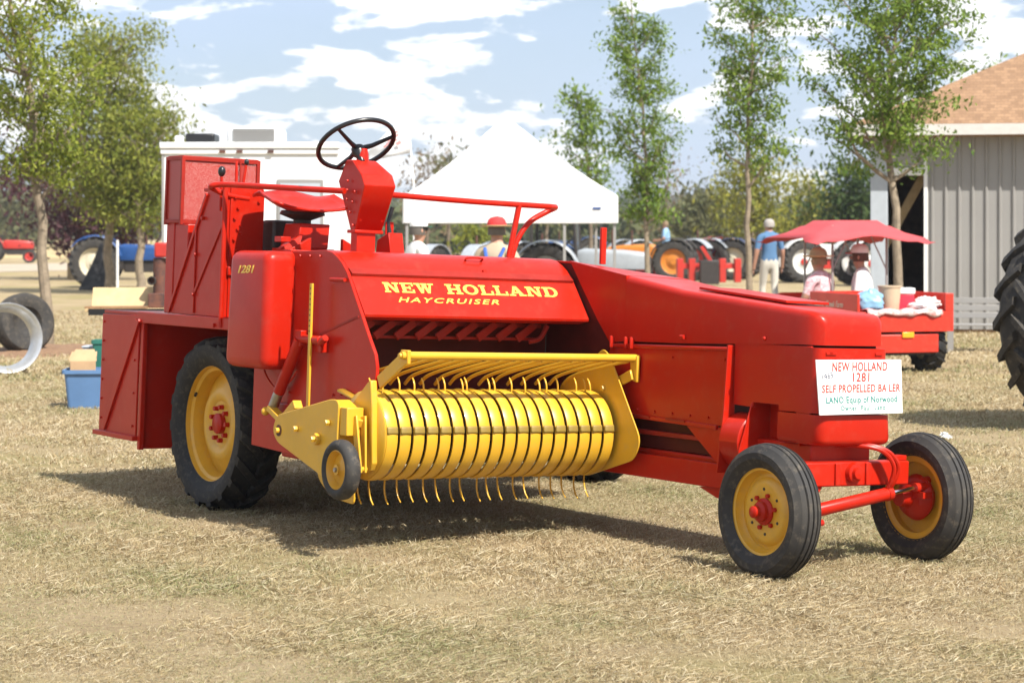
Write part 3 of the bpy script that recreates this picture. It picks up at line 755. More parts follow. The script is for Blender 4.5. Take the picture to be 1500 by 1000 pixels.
# ---- hand rail round the operator
def arc_path(pts, n=6):
    out = []
    P = [Vector(p) for p in pts]
    for i in range(len(P)):
        p0, p1, p2, p3 = P[max(i - 1, 0)], P[i], P[min(i + 1, len(P) - 1)], P[min(i + 2, len(P) - 1)]
        if i == len(P) - 1: out.append(p1); break
        for k in range(n):
            t = k / n
            out.append(0.5 * ((2 * p1) + (p2 - p0) * t + (2 * p0 - 5 * p1 + 4 * p2 - p3) * t * t + (3 * p1 - p0 - 3 * p2 + p3) * t ** 3))
    return out
hr = MB()
hr.tube(arc_path([(-1.55, -0.85, 1.775), (-1.55, -0.98, 1.79), (-1.56, -1.075, 1.825), (-1.53, -1.09, 1.838), (-1.48, -1.05, 1.846), (-1.30, -0.985, 1.840), (-0.95, -0.865, 1.825), (-0.62, -0.745, 1.812)]), 0.0165, 10)
hr.tube(arc_path([(-0.60, -0.50, 1.806), (-0.60, 0.05, 1.793), (-0.60, 0.52, 1.789), (-0.61, 0.60, 1.789), (-0.66, 0.665, 1.787), (-0.70, 0.64, 1.765), (-0.70, 0.52, 1.70), (-0.70, 0.44, 1.60), (-0.70, 0.40, 1.49)]), 0.0165, 10)
hr.tube([(-0.60, 0.375, 1.79), (-0.60, 0.315, 1.49)], 0.0165, 10)
hr.tube([(-1.52, -1.012, 1.84), (-1.52, -1.012, 1.04)], 0.0155, 10)
hr.build('handrail', M['red'], ROOT)

# ---- seat, pedestal and steering
b = MB(); secs = []
for i in range(9):                       # pressed steel pan seat: bowl open to the front
    for_ = i / 8; row = []
    for j in range(13):
        t = j / 12 * 2 - 1
        u = -1.44 + for_ * 0.40; hw = 0.255 * math.sqrt(max(0.05, 1 - (0.62 * (1 - for_)) ** 2.2))
        z = 1.70 + 0.125 * (1 - for_) ** 1.5 + 0.065 * abs(t) ** 2.2 * (1 - 0.45 * for_) * (min(1, for_ * 2.6) - 0.55 * max(0, 1 - for_ * 2.6)) - 0.035 * (1 - t * t) * math.sin(math.pi * min(1, for_ * 1.15)) + 0.012 * for_ ** 4
        row.append((u, -0.675 + t * hw, z))
    secs.append(row)
b.loft(secs, cap=False, closed=False)
st = b.build('seat', M['red'], ROOT, solid=0.014)
for p in st.data.polygons: p.use_smooth = True
b = MB(); b.lathe([(0.12, 1.712), (0.13, 1.69), (0.05, 1.66), (0.05, 1.60)], (-1.22, -0.675, 0), (0, 0, 1), 16); b.build('seat_bracket', M['dark'], st)
b = MB(); b.prism([(-1.32, -0.76, 1.50), (-1.10, -0.76, 1.50), (-1.12, -0.74, 1.64), (-1.30, -0.74, 1.64)], (0, 0.19, 0)); b.box(-1.34, -1.09, -0.80, -0.53, 1.42, 1.50); b.build('seat_pedestal', M['red'], ROOT, bevel=0.006)
b = MB(); b.box(-1.60, -0.86, -0.74, 0.8, 1.092, 1.44); b.box(-1.60, -1.44, -0.74, -0.58, 1.44, 1.66); b.build('engine_cowl', M['dark'], ROOT, bevel=0.02)
b = MB(); b.prism([(-1.05, -0.90, 1.49), (-1.02, -0.80, 1.49), (-1.05, -0.76, 1.57), (-1.07, -0.77, 1.57)], (-0.05, 0.0, 0.0)); b.prism([(-1.02, -0.86, 1.488), (-1.02, -0.72, 1.488), (-1.02, -0.72, 1.56)], (-0.03, 0, 0)); b.prism([(-1.02, -0.52, 1.488), (-1.02, -0.38, 1.488), (-1.02, -0.52, 1.56)], (-0.03, 0, 0)); b.box(-1.06, -0.98, -0.93, -0.87, 1.53, 1.56); b.box(-0.95, -0.86, -0.93, -0.28, 1.38, 1.488); b.build('foot_pedal_bracket', M['red'], ROOT, bevel=0.003)
b = MB(); b.bar((-0.72, -0.40, 1.45), (-0.72, -0.40, 1.66), 0.05, 0.012); b.prism([(-0.80, -0.44, 1.45), (-0.62, -0.44, 1.45), (-0.66, -0.44, 1.60), (-0.78, -0.44, 1.56)], (0, 0.09, 0)); bx_ = b.build('lever_quadrant', M['red'], ROOT, bevel=0.003)
b = MB(); b.tube([(-0.70, -0.40, 1.55), (-0.72, -0.41, 1.66), (-0.72, -0.385, 1.74)], [0.014, 0.011, 0.013], 8); b.build('grip', M['black'], bx_)
prof = rounded([(-0.635, 1.595), (-0.588, 1.595), (-0.475, 1.845), (-0.515, 1.905), (-0.64, 1.985), (-0.71, 1.985), (-0.765, 1.87), (-0.66, 1.64)], 0.006, 2)
b = MB(); secs = []
for (vv, sh) in ((-0.705, 0.0), (-0.510, 0.0)):
    secs.append([(p[0], (vv if p[1] > 1.8 else (-0.69 if vv < -0.6 else -0.525)) if p[1] < 1.95 else (-0.69 if vv < -0.6 else -0.545), p[1]) for p in prof])
b.loft(secs); colm = b.build('steering_column', M['red'], ROOT, bevel=0.006)
b = MB(); b.box(-0.66, -0.59, -0.675, -0.56, 1.40, 1.60); b.box(-0.665, -0.575, -0.697, -0.52, 1.588, 1.606); b.build('column_post', M['red'], colm, bevel=0.004)
bolts([(-0.60, -0.70, 1.63 + 0.055 * k) for k in range(1)] + [(-0.62 + 0.022 * k, -0.707, 1.70 + 0.055 * k) for k in range(3)] + [(-0.66, -0.707, 1.72 + 0.05 * k) for k in range(4)], (0, -1, 0), 0.008, 0.007, 'bolt', M['red'], colm)
bolts([(-0.565 + 0.0, -0.675, 1.66), (-0.565, -0.54, 1.66), (-0.53, -0.68, 1.745), (-0.53, -0.535, 1.745), (-0.488, -0.685, 1.835), (-0.488, -0.53, 1.835)], (0.9, 0, -.4), 0.008, 0.006, 'bolt', M['red'], colm)
b = MB(); b.lathe([(0.035, 1.98), (0.032, 2.02), (0.024, 2.05)], (-0.665, -0.615, 0), (0, 0, 1), 14); b.build('steering_collar', M['red'], colm)
sw_c = Vector((-0.715, -0.63, 2.075)); nrm = Vector((-math.sin(R(36)), 0.0, math.cos(R(36))))
sx = Vector((0, 1, 0)); sy = nrm.cross(sx)
sw = MB(); N = 44; sw.tube([sw_c + (sx * math.cos(2 * math.pi * k / N) + sy * math.sin(2 * math.pi * k / N)) * 0.213 for k in range(N)], 0.0135, 10, closed=True)
sp_c = sw_c - nrm * 0.035
for an in (95, 215, 335):
    e = sx * math.cos(R(an)) + sy * math.sin(R(an)); sw.tube([sp_c, sp_c + e * 0.08 + nrm * 0.004, sw_c + e * 0.21], [0.017, 0.013, 0.010], 8)
sw.lathe([(0, 0.022), (0.022, 0.02), (0.036, 0.008), (0.038, -0.03), (0.02, -0.055), (0.018, -0.09)], sp_c, nrm, 18)
sw.build('steering_wheel', M['black'], colm)

# ---- fuel tank with its number
secs = []
tk = [(0.848, 0.0), (0.842, 0.03), (0.842, 0.06)]
def rrect(u0, u1, v0, v1, r, z, n=5):
    pts = rounded([(u0, v0), (u1, v0), (u1, v1), (u0, v1)], r, n); return [(p[0], p[1], z) for p in pts]
for z, ins in ((0.838, 0.055), (0.843, 0.03), (0.856, 0.012), (0.876, 0.002), (0.90, 0.0), (1.42, 0.0), (1.445, 0.004), (1.463, 0.016), (1.474, 0.034), (1.477, 0.055)):
    tp = 0.05 * (z - 0.84)          # tapers a little towards the top
    secs.append(rrect(-1.235 + ins + tp, -0.755 - ins, -1.13 + ins, -0.925 - ins * 0.6, max(0.055 - ins * .4, 0.03), z))
b = MB(); b.loft(secs); tank = b.build('fuel_tank', M['red'], ROOT, smooth=50)
text_mesh('lettering', '1281', 0.058, M['letter'], tank, (-1.105, -1.1315, 1.352), (1, 0, 0.02), (0, 0, 1), shear=0.25, offset=0.0012, fit=0.19)
b = MB(); b.tube(arc_path([(-1.12, -0.95, 0.86), (-1.0, -0.97, 0.78), (-0.86, -0.985, 0.735), (-0.72, -0.985, 0.78), (-0.64, -0.985, 0.84)]), 0.006, 6); b.build('fuel_line', M['red'], ROOT)

# ---- header housing over the pickup
shield = [(-0.80, 0.62), (-0.80, 1.478), (-0.42, 1.488), (-0.355, 1.478), (-0.30, 1.455), (-0.25, 1.425), (-0.19, 1.375), (-0.03, 1.165), (0.06, 1.045), (0.125, 0.965), (0.146, 0.90), (0.14, 0.80), (0.125, 0.715), (-0.30, 0.64)]
b = plate(shield, -0.955, -0.935); sh = b.build('header_side', M['red'], ROOT, bevel=0.003)
b = MB(); b.bar((-0.45, -0.957, 1.045), (-0.05, -0.957, 1.150), 0.012, 0.004, up=(0, 1, 0)); b.build('panel_seam', M['red_old'], sh)
b = MB(); b.tube([(-0.34, -0.965, 1.335), (-0.19, -0.965, 1.335)], 0.011, 8); b.build('latch_pin', M['red'], sh)
lid = [(-0.80, 1.478), (-0.42, 1.488), (-0.355, 1.478), (-0.30, 1.455), (-0.25, 1.425), (-0.205, 1.385)]
def strip(sec, v0, v1, th=0.008):
    b = MB(); n = len(sec); inner = []
    for i in range(n):
        a = Vector(sec[max(i - 1, 0)]); c = Vector(sec[min(i + 1, n - 1)]); t = (c - a).normalized(); nr = Vector((-t.y, t.x))
        inner.append((sec[i][0] - nr.x * th, sec[i][1] - nr.y * th))
    poly = sec + list(reversed(inner))
    b.loft([[(p[0], v0, p[1]) for p in poly], [(p[0], v1, p[1]) for p in poly]]); return b
b = strip(lid, -0.934, 0.475); ld = b.build('header_lid', M['red'], ROOT, smooth=50)
b = MB(); b.tube(arc_path([(-0.315, -0.155, 1.455), (-0.29, -0.155, 1.475), (-0.29, -0.06, 1.475), (-0.315, -0.06, 1.455)], 3), 0.006, 6); b.bar((-0.225, -0.09, 1.41), (-0.20, -0.09, 1.365), 0.02, 0.02); b.build('lid_handle', M['red'], ld)
tp_ = [(-0.186, 1.366), (-0.022, 1.163), (-0.026, 1.150), (-0.12, 1.132)]
b = strip(tp_, -0.934, 0.475, 0.008); tpan = b.build('name_panel', M['red'], ROOT, smooth=30, bevel=0.0)
b = MB(); b.prism([(-0.21, -0.934, 1.40), (-0.17, -0.934, 1.37), (-0.19, -0.934, 1.33), (-0.23, -0.934, 1.34)], (0, 1.40, 0)); b.build('panel_channel', M['red_old'], tpan)
# slab lettering on the name panel
ttop = Vector((-0.186, 0, 1.366)); tbot = Vector((-0.022, 0, 1.163)); tdir = (ttop - tbot).normalized(); tlen = (ttop - tbot).length
tn = Vector((0, 1, 0)).cross(tdir); 
if tn.x < 0: tn = -tn
S = 0.24; B = 0.15                            # stem and serif weights as a fraction of letter height
def slab(ch):
    """list of quads/polygons in a unit-high box; returns (polys, width)"""
    q = lambda x0, y0, x1, y1: [(x0, y0), (x1, y0), (x1, y1), (x0, y1)]
    if ch == 'N': return [q(0, 0, .46, B), q(.10, 0, .34, 1), q(0, 1 - B, .40, 1), [(.20, 1), (.46, 1), (1.06, 0), (.80, 0)], q(.86, 0, 1.06, 1), q(.72, 1 - B, 1.2, 1)], 1.2
    if ch == 'E': return [q(0, 0, 1.0, B), q(.10, 0, .38, 1), q(0, 1 - B, 1.0, 1), q(.3, .43, .74, .57), q(.64, .32, .76, .68), q(.86, 0, 1.0, .34), q(.86, .66, 1.0, 1)], 1.0
    if ch == 'W': return [q(-.02, 1 - B, .46, 1), q(.50, 1 - B, 1.0, 1), q(1.06, 1 - B, 1.5, 1), [(.12, 1), (.38, 1), (.56, 0), (.36, 0)], [(.36, 0), (.56, 0), (.84, 1), (.66, 1)], [(.62, 1), (.88, 1), (1.08, 0), (.88, 0)], [(.88, 0), (1.08, 0), (1.36, 1), (1.20, 1)]], 1.5
    if ch == 'H': return [q(0, 0, .5, B), q(0, 1 - B, .5, 1), q(.12, 0, .38, 1), q(.66, 0, 1.16, B), q(.66, 1 - B, 1.16, 1), q(.78, 0, 1.04, 1), q(.3, .42, .86, .58)], 1.16
    if ch == 'L': return [q(0, 0, .98, B), q(0, 1 - B, .5, 1), q(.12, 0, .38, 1), q(.83, 0, .98, .42)], .98
    if ch == 'A': return [q(-.02, 0, .46, B), q(.72, 0, 1.26, B), [(.10, 0), (.26, 0), (.64, .92), (.44, 1)], [(.40, 1), (.70, 1), (1.14, 0), (.84, 0)], q(.34, .26, .9, .40)], 1.24
    if ch in 'OD':
        out = []; n = 20
        for k in range(n):
            a, b2 = 2 * math.pi * k / n, 2 * math.pi * (k + 1) / n
            p = lambda t, rx, ry: (.55 + rx * math.cos(t), .5 + ry * math.sin(t))
            if ch == 'D' and math.cos((a + b2) / 2) < 0: continue
            out.append([p(a, .30, .36), p(a, .56, .52), p(b2, .56, .52), p(b2, .30, .36)])
        if ch == 'D': out += [q(0, 0, .56, B), q(0, 1 - B, .56, 1), q(.12, 0, .40, 1)]
        return out, 1.12
def slab_text(txt, h, x0, x1, tb, name, parent):
    ws = [slab(c)[1] if c != ' ' else 0.55 for c in txt]; gap = 0.10
    tot = sum(ws) + gap * (len(txt) - 1); kx = (x1 - x0) / tot; x = 0; b = MB(); zi = 0
    for c, w_ in zip(txt, ws):
        if c != ' ':
            for poly in slab(c)[0]:
                zi += 1
                base = [Vector((tbot.x, x0 + (x + p[0]) * kx, tbot.z)) + tdir * (tb + p[1] * h) + tn * 0.0003 for p in poly]
                b.prism(base, tn * (0.0010 + 0.00004 * (zi % 13)))
        x += w_ + gap
    return b.build(name, M['letter'], parent, smooth=0)
slab_text('NEW', 0.066, -0.765, -0.455, tlen * 0.565, 'lettering', tpan)
slab_text('HOLLAND', 0.066, -0.383, 0.335, tlen * 0.565, 'lettering', tpan)
text_mesh('lettering', 'HAYCRUISER', 0.046, M['letter'], tpan, Vector((tbot.x, -0.712, tbot.z)) + tdir * tlen * 0.325 + tn * 0.001, (0, 1, 0), tdir, shear=0.35, offset=0.0006, space=1.25, fit=0.63, ext=0.0008)
# feed opening: back wall, floor, slanted feed fingers
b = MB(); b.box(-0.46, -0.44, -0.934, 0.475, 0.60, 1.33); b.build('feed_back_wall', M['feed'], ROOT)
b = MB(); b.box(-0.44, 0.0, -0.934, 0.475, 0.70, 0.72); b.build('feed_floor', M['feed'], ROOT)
b = MB(); b.box(-0.28, -0.23, -0.92, 0.30, 1.105, 1.125); b.box(-0.28, -0.23, -0.92, 0.30, 1.035, 1.05); ff = b.build('feed_finger_rail', M['red_old'], ROOT)
for k in range(9):
    v = -0.90 + k * 0.128
    b = MB(); b.bar((-0.20, v, 1.045), (-0.20, v + 0.115, 1.125), 0.045, 0.014, up=(1, 0, 0)); b.build('feed_finger', M['red_old'], ff, bevel=0.003)
b = MB(); b.tube(arc_path([(-0.20, 0.20, 1.03), (-0.18, 0.26, 1.05), (-0.17, 0.30, 1.12)]), 0.014, 8); b.build('feed_finger', M['red_old'], ff)

bolts([(-0.77, -0.957, 0.72 + 0.12 * k) for k in range(6)] + [(-0.70 + 0.11 * k, -0.957, 1.455) for k in range(3)] + [(-0.02 - 0.09 * k, -0.957, 0.76 - 0.008 * k) for k in range(4)], (0, -1, 0), 0.008, 0.007, 'rivet', M['red'], sh)
bolts([(-3.18, -1.002, 0.42 + 0.12 * k) for k in range(6)] + [(-2.70, -1.002, 0.40 + 0.2 * k) for k in range(3)], (0, -1, 0), 0.008, 0.007, 'rivet', M['red'], rb)
# ---- lower chassis
b = plate([(-1.25, 0.40), (-0.05, 0.36), (-0.05, 0.66), (-0.60, 0.72), (-0.85, 1.06), (-1.25, 1.06)], -0.93, -0.90); b.build('lower_side_plate', M['red'], ROOT, bevel=0.003)
b = MB(); b.box(-0.95, -0.35, -0.90, -0.80, 0.36, 0.56); b.box(-0.90, -0.70, -0.96, -0.93, 0.52, 0.66); b.build('pickup_hinge_frame', M['red'], ROOT, bevel=0.01)
b = MB(); b.box(-3.1, 1.42, 0.52, 0.92, 0.36, 0.50); b.build('bale_chamber', M['red'], ROOT, bevel=0.01)
b = MB(); b.box(-0.25, 1.20, 0.475, 0.505, 0.352, 0.475); b.build('frame_rail', M['red'], ROOT, bevel=0.004)
b = MB(); b.box(-0.2, 1.10, 0.53, 0.90, 0.50, 1.05); b.build('plunger_housing', M['feed'], ROOT, bevel=0.01)
b = MB(); b.box(0.30, 1.08, 0.492, 0.525, 0.575, 0.60); b.build('slide_rail', M['red_old'], ROOT, bevel=0.004)
b = plate([(0.95, 0.345), (1.22, 0.36), (1.22, 0.30), (1.10, 0.30)], 0.50, 0.56); b.build('rail_gusset', M['red'], ROOT)

# ---- chamber hood: near side, sloping top, rounded nose
V0, V1 = 0.480, 0.935
def hood_section(u, zt, zb, vo=0.0, r=0.035, nose=0.0):
    a = V0 + nose; c = V1 - nose
    poly = rounded([(a, zb), (a, zt), (c, zt - 0.012), (c, zb)], [0, r, r, 0], 5)
    return [(u, p[0], p[1]) for p in poly]
b = MB(); secs = []
secs.append(hood_section(0.30, 1.408, 1.058)); secs.append(hood_section(0.79, 1.342, 1.066)); secs.append(hood_section(1.70, 1.271, 1.099, r=.04))
for (u, zt, ns) in ((1.765, 1.266, 0.002), (1.80, 1.259, 0.012), (1.825, 1.246, 0.026), (1.843, 1.225, 0.042), (1.85, 1.200, 0.05)):
    secs.append(hood_section(u, zt, 1.1005, nose=ns))
n_ = len(secs[0])
vs = [p for s_ in secs for p in s_]; fs = [(i * n_ + j, i * n_ + j + 1, (i + 1) * n_ + j + 1, (i + 1) * n_ + j) for i in range(len(secs) - 1) for j in range(n_ - 1)]
fs.append(tuple(range((len(secs) - 1) * n_, len(secs) * n_)))
b.add(vs, fs); hood = b.build('chamber_hood', M['red'], ROOT, smooth=45)
# rear part of the hood side, cut along the header edge
b = plate([(0.2995, 1.408), (-0.231, 1.480), (-0.126, 1.357), (0.046, 1.164), (0.166, 1.045), (0.2995, 1.058)], 0.480, 0.500); b.build('hood_rear_side', M['red'], hood)
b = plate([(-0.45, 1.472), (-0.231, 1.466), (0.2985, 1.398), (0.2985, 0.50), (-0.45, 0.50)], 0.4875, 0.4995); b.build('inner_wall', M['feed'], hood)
b = MB(); b.prism([(-0.90, 0.482, 1.488), (-0.231, 0.482, 1.478), (0.2995, 0.495, 1.4085), (0.2995, 0.90, 1.400), (-0.90, 0.90, 1.476)], (0, 0, -0.012)); b.build('hood_rear_top', M['red'], hood, bevel=0.003)
b = MB(); b.prism([(0.75, 0.62, 1.3475), (1.45, 0.62, 1.294), (1.45, 0.90, 1.290), (0.75, 0.90, 1.344)], (0, 0, 0.014)); b.build('inspection_lid', M['red'], hood, bevel=0.003)
b = MB(); b.tube([(0.80, 0.47, 1.10), (0.83, 0.47, 1.10)], 0.012, 8); b.ball((1.46, 0.476, 1.118), 0.011, 6); b.build('latch_knob', M['red'], hood)
for u in (0.20, 0.33, 0.38):
    b = MB(); b.box(u - .010, u + .010, 0.462, 0.480, 1.02, 1.075); b.tube([(u, 0.464, 1.02), (u, 0.464, 1.082)], 0.009, 8); b.build('hinge', M['red'], hood, bevel=0.002)
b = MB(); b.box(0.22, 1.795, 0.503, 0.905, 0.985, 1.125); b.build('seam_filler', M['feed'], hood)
# near side door with folded border
b = plate(rounded([(0.165, 1.020), (0.10, 0.66), (1.205, 0.665), (1.205, 1.060)], [0.01, 0.01, 0.02, 0.01], 2), 0.484, 0.500); dr = b.build('side_door', M['red'], ROOT, bevel=0.003)
b = MB(); b.tube([(0.18, 0.482, 1.030), (1.20, 0.482, 1.055)], 0.013, 8); b.bar((0.2, 0.479, 0.672), (1.11, 0.479, 0.655), 0.02, 0.022); b.build('door_fold', M['red'], dr, bevel=0.003)
for (u0_, u1_) in ((0.42, 0.56), (0.70, 0.86)):
    b = MB(); b.bar((u0_, 0.4655, 0.672), (u1_, 0.4655, 0.668), 0.004, 0.012); b.build('hinge_leaf', M['red_old'], dr)
b = MB(); b.prism([(1.207, 0.500, 1.075), (1.207, 0.447, 1.075), (1.207, 0.430, 0.74), (1.207, 0.400, 0.44), (1.207, 0.500, 0.44)], (0.012, 0, 0)); b.build('door_flange', M['red'], ROOT, bevel=0.002)
b = plate([(0.86, 0.645), (1.205, 0.66), (1.205, 0.44), (1.17, 0.44)], 0.482, 0.494); b.build('corner_gusset', M['red'], ROOT)
bolts([(0.28 + 0.15 * k, 0.482, 0.70) for k in range(6)] + [(0.30, 0.482, 0.98), (1.15, 0.482, 1.00), (0.72, 0.482, 0.99)], (0, -1, 0), 0.008, 0.006, 'rivet', M['red'], dr)
# front side panel with its wheel pocket
b = plate(rounded([(1.225, 1.090), (1.225, 0.78), (1.38, 0.775), (1.38, 0.80), (1.70, 0.80), (1.71, 0.625), (1.80, 0.625), (1.80, 1.094)], [0, 0, 0, 0, 0, 0, 0, 0], 1), 0.484, 0.500); b.build('front_side_panel', M['red'], ROOT, bevel=0.003)
b = MB(); b.box(1.375, 1.71, 0.60, 0.615, 0.56, 0.80); b.box(1.375, 1.71, 0.500, 0.60, 0.80, 0.812); b.box(1.705, 1.718, 0.50, 0.60, 0.61, 0.80); b.build('wheel_pocket', M['red'], ROOT)
b = MB(); b.prism([(1.366, 0.484, 0.80), (1.366, 0.405, 0.56), (1.366, 0.415, 0.45), (1.366, 0.60, 0.45), (1.366, 0.60, 0.80)], (0.010, 0, 0)); b.build('pocket_gusset', M['red'], ROOT, bevel=0.002)
b = MB(); b.lathe([(0.135, -0.005), (0.142, 0.0), (0.142, 0.14), (0.135, 0.145)], (1.222, 0.545, 0.60), (1, 0, 0), 28, a0=0, a1=2 * math.pi); b.lathe([(0.0, 0.0), (0.135, 0.0)], (1.36, 0.545, 0.60), (1, 0, 0), 28); b.build('flywheel_guard', M['red'], ROOT, smooth=50)
# nose panels below the hood
def nose_panel(name, z0, z1, grow0, grow1, rb=0.0):
    b = MB(); secs = []
    zz = [z0, z0 + 0.004, z0 + 0.014, z0 + 0.03] if rb else [z0]
    ins = [0.03, 0.016, 0.005, 0.0] if rb else [0.0]
    zs2 = zz + [z1]; ins2 = ins + [0.0]
    for z, i_ in zip(zs2, ins2):
        g = grow0 + (grow1 - grow0) * (z - z0) / (z1 - z0)
        pts = rounded([(1.58, V0 + i_ - g * 0.2), (1.862 + g - i_, V0 + i_ - g * 0.2), (1.862 + g - i_, V1 - i_ + g * 0.3), (1.58, V1 - i_ + g * 0.3)], [0, 0.055, 0.055, 0], 5)
        secs.append([(p[0], p[1], z) for p in pts])
    b.loft(secs); return b.build(name, M['red'], ROOT, smooth=45)
nose_panel('nose_panel', 0.775, 1.088, 0.0, 0.0)
nose_panel('nose_bumper', 0.622, 0.768, 0.03, 0.022, rb=1)
for v in (0.545, 0.565, 0.86):
    b = MB(); b.box(1.862, 1.868, v - .022, v + .022, 1.055, 1.069); b.build('hinge_leaf', M['red'], ROOT, bevel=0.002)
# ---- front axle, pedestal, steering cylinder, hoses
b = MB(); b.box(1.35, 1.78, 0.52, 0.90, 0.50, 0.622); b.build('front_pedestal', M['red'], ROOT, bevel=0.008)
b = MB(); b.box(1.79, 1.875, 0.345, 1.075, 0.428, 0.545); ax = b.build('front_axle', M['red'], ROOT, bevel=0.008)
b = MB(); b.box(1.785, 1.86, 0.33, 0.47, 0.30, 0.428); b.prism([(1.80, 0.33, 0.428), (1.80, 0.53, 0.428), (1.80, 0.47, 0.33), (1.80, 0.33, 0.30)], (0.06, 0, 0)); b.build('spindle_bracket', M['red'], ax, bevel=0.006)
for v in (0.605, 0.80):
    b = MB(); b.box(1.874, 1.886, v - .016, v + .016, 0.432, 0.540); b.build('weld_strap', M['red'], ax, bevel=0.004)
b = MB(); b.lathe([(0.0, 0.05), (0.026, 0.048), (0.03, 0.03), (0.044, 0.026), (0.05, 0.0)], (1.873, 0.705, 0.492), (1, 0, 0), 18); b.build('pivot_pin', M['red'], ax)
b = MB(); b.box(1.88, 1.892, 0.345, 0.385, 0.552, 0.56); b.box(1.80, 1.86, 0.99, 1.07, 0.5455, 0.570); b.build('axle_tab', M['red'], ax, bevel=0.003)
cy = MB(); c0 = Vector((1.90, 0.44, 0.318)); c1 = Vector((1.90, 0.93, 0.392)); c2 = Vector((1.90, 1.14, 0.418))
cy.tube([c0, c0.lerp(c1, 0.03), c0.lerp(c1, 0.94), c0.lerp(c1, 0.945), c1], [0.024, 0.032, 0.032, 0.036, 0.036], 14); cyo = cy.build('steering_cylinder', M['red'], ROOT)
b = MB(); b.tube([c1, c2], 0.012, 10); b.build('piston_rod', M['chrome'], cyo)
b = MB(); b.tube([c2 - Vector((0, .05, .005)), c2 + Vector((0, .04, 0))], 0.024, 10); b.box(1.83, 1.95, 1.10, 1.16, 0.365, 0.395); b.tube([(1.90, 1.13, 0.33), (1.90, 1.13, 0.44)], 0.016, 8); b.tube([(1.88, 1.15, 0.44), (1.86, 1.22, 0.445)], 0.022, 10); b.build('tie_rod_end', M['red'], cyo)
b = MB(); b.tube([(1.90, 0.44, 0.25), (1.90, 0.44, 0.35)], 0.018, 10); b.tube([(1.90, 0.40, 0.255), (1.90, 0.50, 0.262)], 0.016, 8); b.build('steering_arm', M['red'], cyo)
for k, dv in enumerate((0.0, 0.03)):
    b = MB(); b.tube(arc_path([(1.70, 0.62 + dv, 0.615), (1.86, 0.74 + dv, 0.622 + .004 * k), (1.93, 0.84 + dv, 0.60), (1.95, 0.90 + dv, 0.53), (1.93, 0.905 + dv * .6, 0.45), (1.90, 0.90 + dv * .5, 0.405)]), 0.0115, 8); b.build('hose', M['red'], ROOT)

# ---- pickup reel: stripper bands, teeth, end plates
PU, PZ, PR = 0.135, 0.560, 0.226
VA, VB, NB = -1.012, 0.395, 18
pk = empty('pickup', (0, 0, 0)); pk.parent = ROOT
b = MB(); b.tube([(PU, VA + 0.01, PZ), (PU, VB + 0.03, PZ)], 0.15, 28); b.build('reel_core', M['dark'], pk)
b = MB(); b.lathe([(0.0, 0.0), (0.10, -0.004), (PR - 0.012, 0.0), (PR - 0.004, 0.006), (PR - 0.004, 0.02)], (PU, VA - 0.002, PZ), (0, 1, 0), 40); b.build('drum_end', M['yellow'], pk)
step = (VB - VA) / NB; bw = step * 0.79
def band_mesh():
    secs = []; n = 26; a0, a1 = R(128), R(-118)
    path = []
    for i in range(n + 1):
        a = a0 + (a1 - a0) * i / n; path.append((PU + PR * math.cos(a), PZ + PR * math.sin(a), math.cos(a), math.sin(a)))
    tail = [(path[0][0] - 0.16, path[0][1] + 0.035, -0.2, 0.98)]
    path = tail + path
    for (u, z, nx_, nz_) in path:
        sec = []
        for (vv, dr_) in ((-0.5, -0.012), (-0.48, -0.003), (-0.25, 0.001), (0, 0.002), (0.25, 0.001), (0.48, -0.003), (0.5, -0.012)):
            sec.append((u + nx_ * dr_, vv * bw, z + nz_ * dr_))
        secs.append(sec)
    b = MB(); b.loft(secs, cap=False, closed=False); return b
band0 = None
for k in range(NB):
    vc = VA + step * (k + 0.5)
    if band0 is None:
        band0 = band_mesh().build('stripper_band', M['yellow'], pk, smooth=60, solid=0.003); o = band0
    else:
        o = band0.copy(); COL.objects.link(o); o.parent = pk
    o.location = (random.uniform(-.002, .002), vc, random.uniform(-.002, .002))
strip0 = None
for k in range(NB):                      # darker olive strip across the front of each band
    if strip0 is None:
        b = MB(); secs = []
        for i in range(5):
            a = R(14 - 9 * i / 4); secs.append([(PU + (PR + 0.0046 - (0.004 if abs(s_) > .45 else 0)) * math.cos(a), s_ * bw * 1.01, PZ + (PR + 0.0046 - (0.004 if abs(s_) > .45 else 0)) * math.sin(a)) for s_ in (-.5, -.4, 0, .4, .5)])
        b.loft(secs, cap=False, closed=False); strip0 = b.build('olive_strip', mat('olive_paint', (0.30, 0.20, 0.035), 0.5, noise=.3, nscale=9), pk, smooth=60, solid=0.0015); o = strip0
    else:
        o = strip0.copy(); COL.objects.link(o); o.parent = pk
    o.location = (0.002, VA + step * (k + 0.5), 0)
def tooth(a, L, curl):
    b = MB(); u0_, z0_ = PU + (PR - 0.03) * math.cos(a), PZ + (PR - 0.03) * math.sin(a); pts = []
    for i in range(7):
        t = i / 6; q = a + curl * t * t; r = L * t
        pts.append((u0_ + r * math.cos(q), 0, z0_ + r * math.sin(q)))
    b.tube(pts, [0.0048] * 6 + [0.0035], 6); return b
t_lo = t_hi = None
for k in range(NB + 1):
    vc = VA + step * k
    for (nm, ang, L, cu) in (('lo', -100, 0.162, 0.42), ('hi', 80, 0.098, 0.40)):
        if nm == 'lo' and k == 0: pass
        key = {'lo': t_lo, 'hi': t_hi}[nm]
        if key is None:
            o = tooth(R(ang), L, cu).build('tine', M['yellow'], pk, smooth=60)
            if nm == 'lo': t_lo = o
            else: t_hi = o
        else:
            o = key.copy(); COL.objects.link(o); o.parent = pk
        o.location = (random.uniform(-.006, .006), vc - (0.006 if k == NB else 0) + (0.006 if k == 0 else 0), random.uniform(-.005, .005)); o.rotation_euler = (random.uniform(-.05, .05), 0, 0)
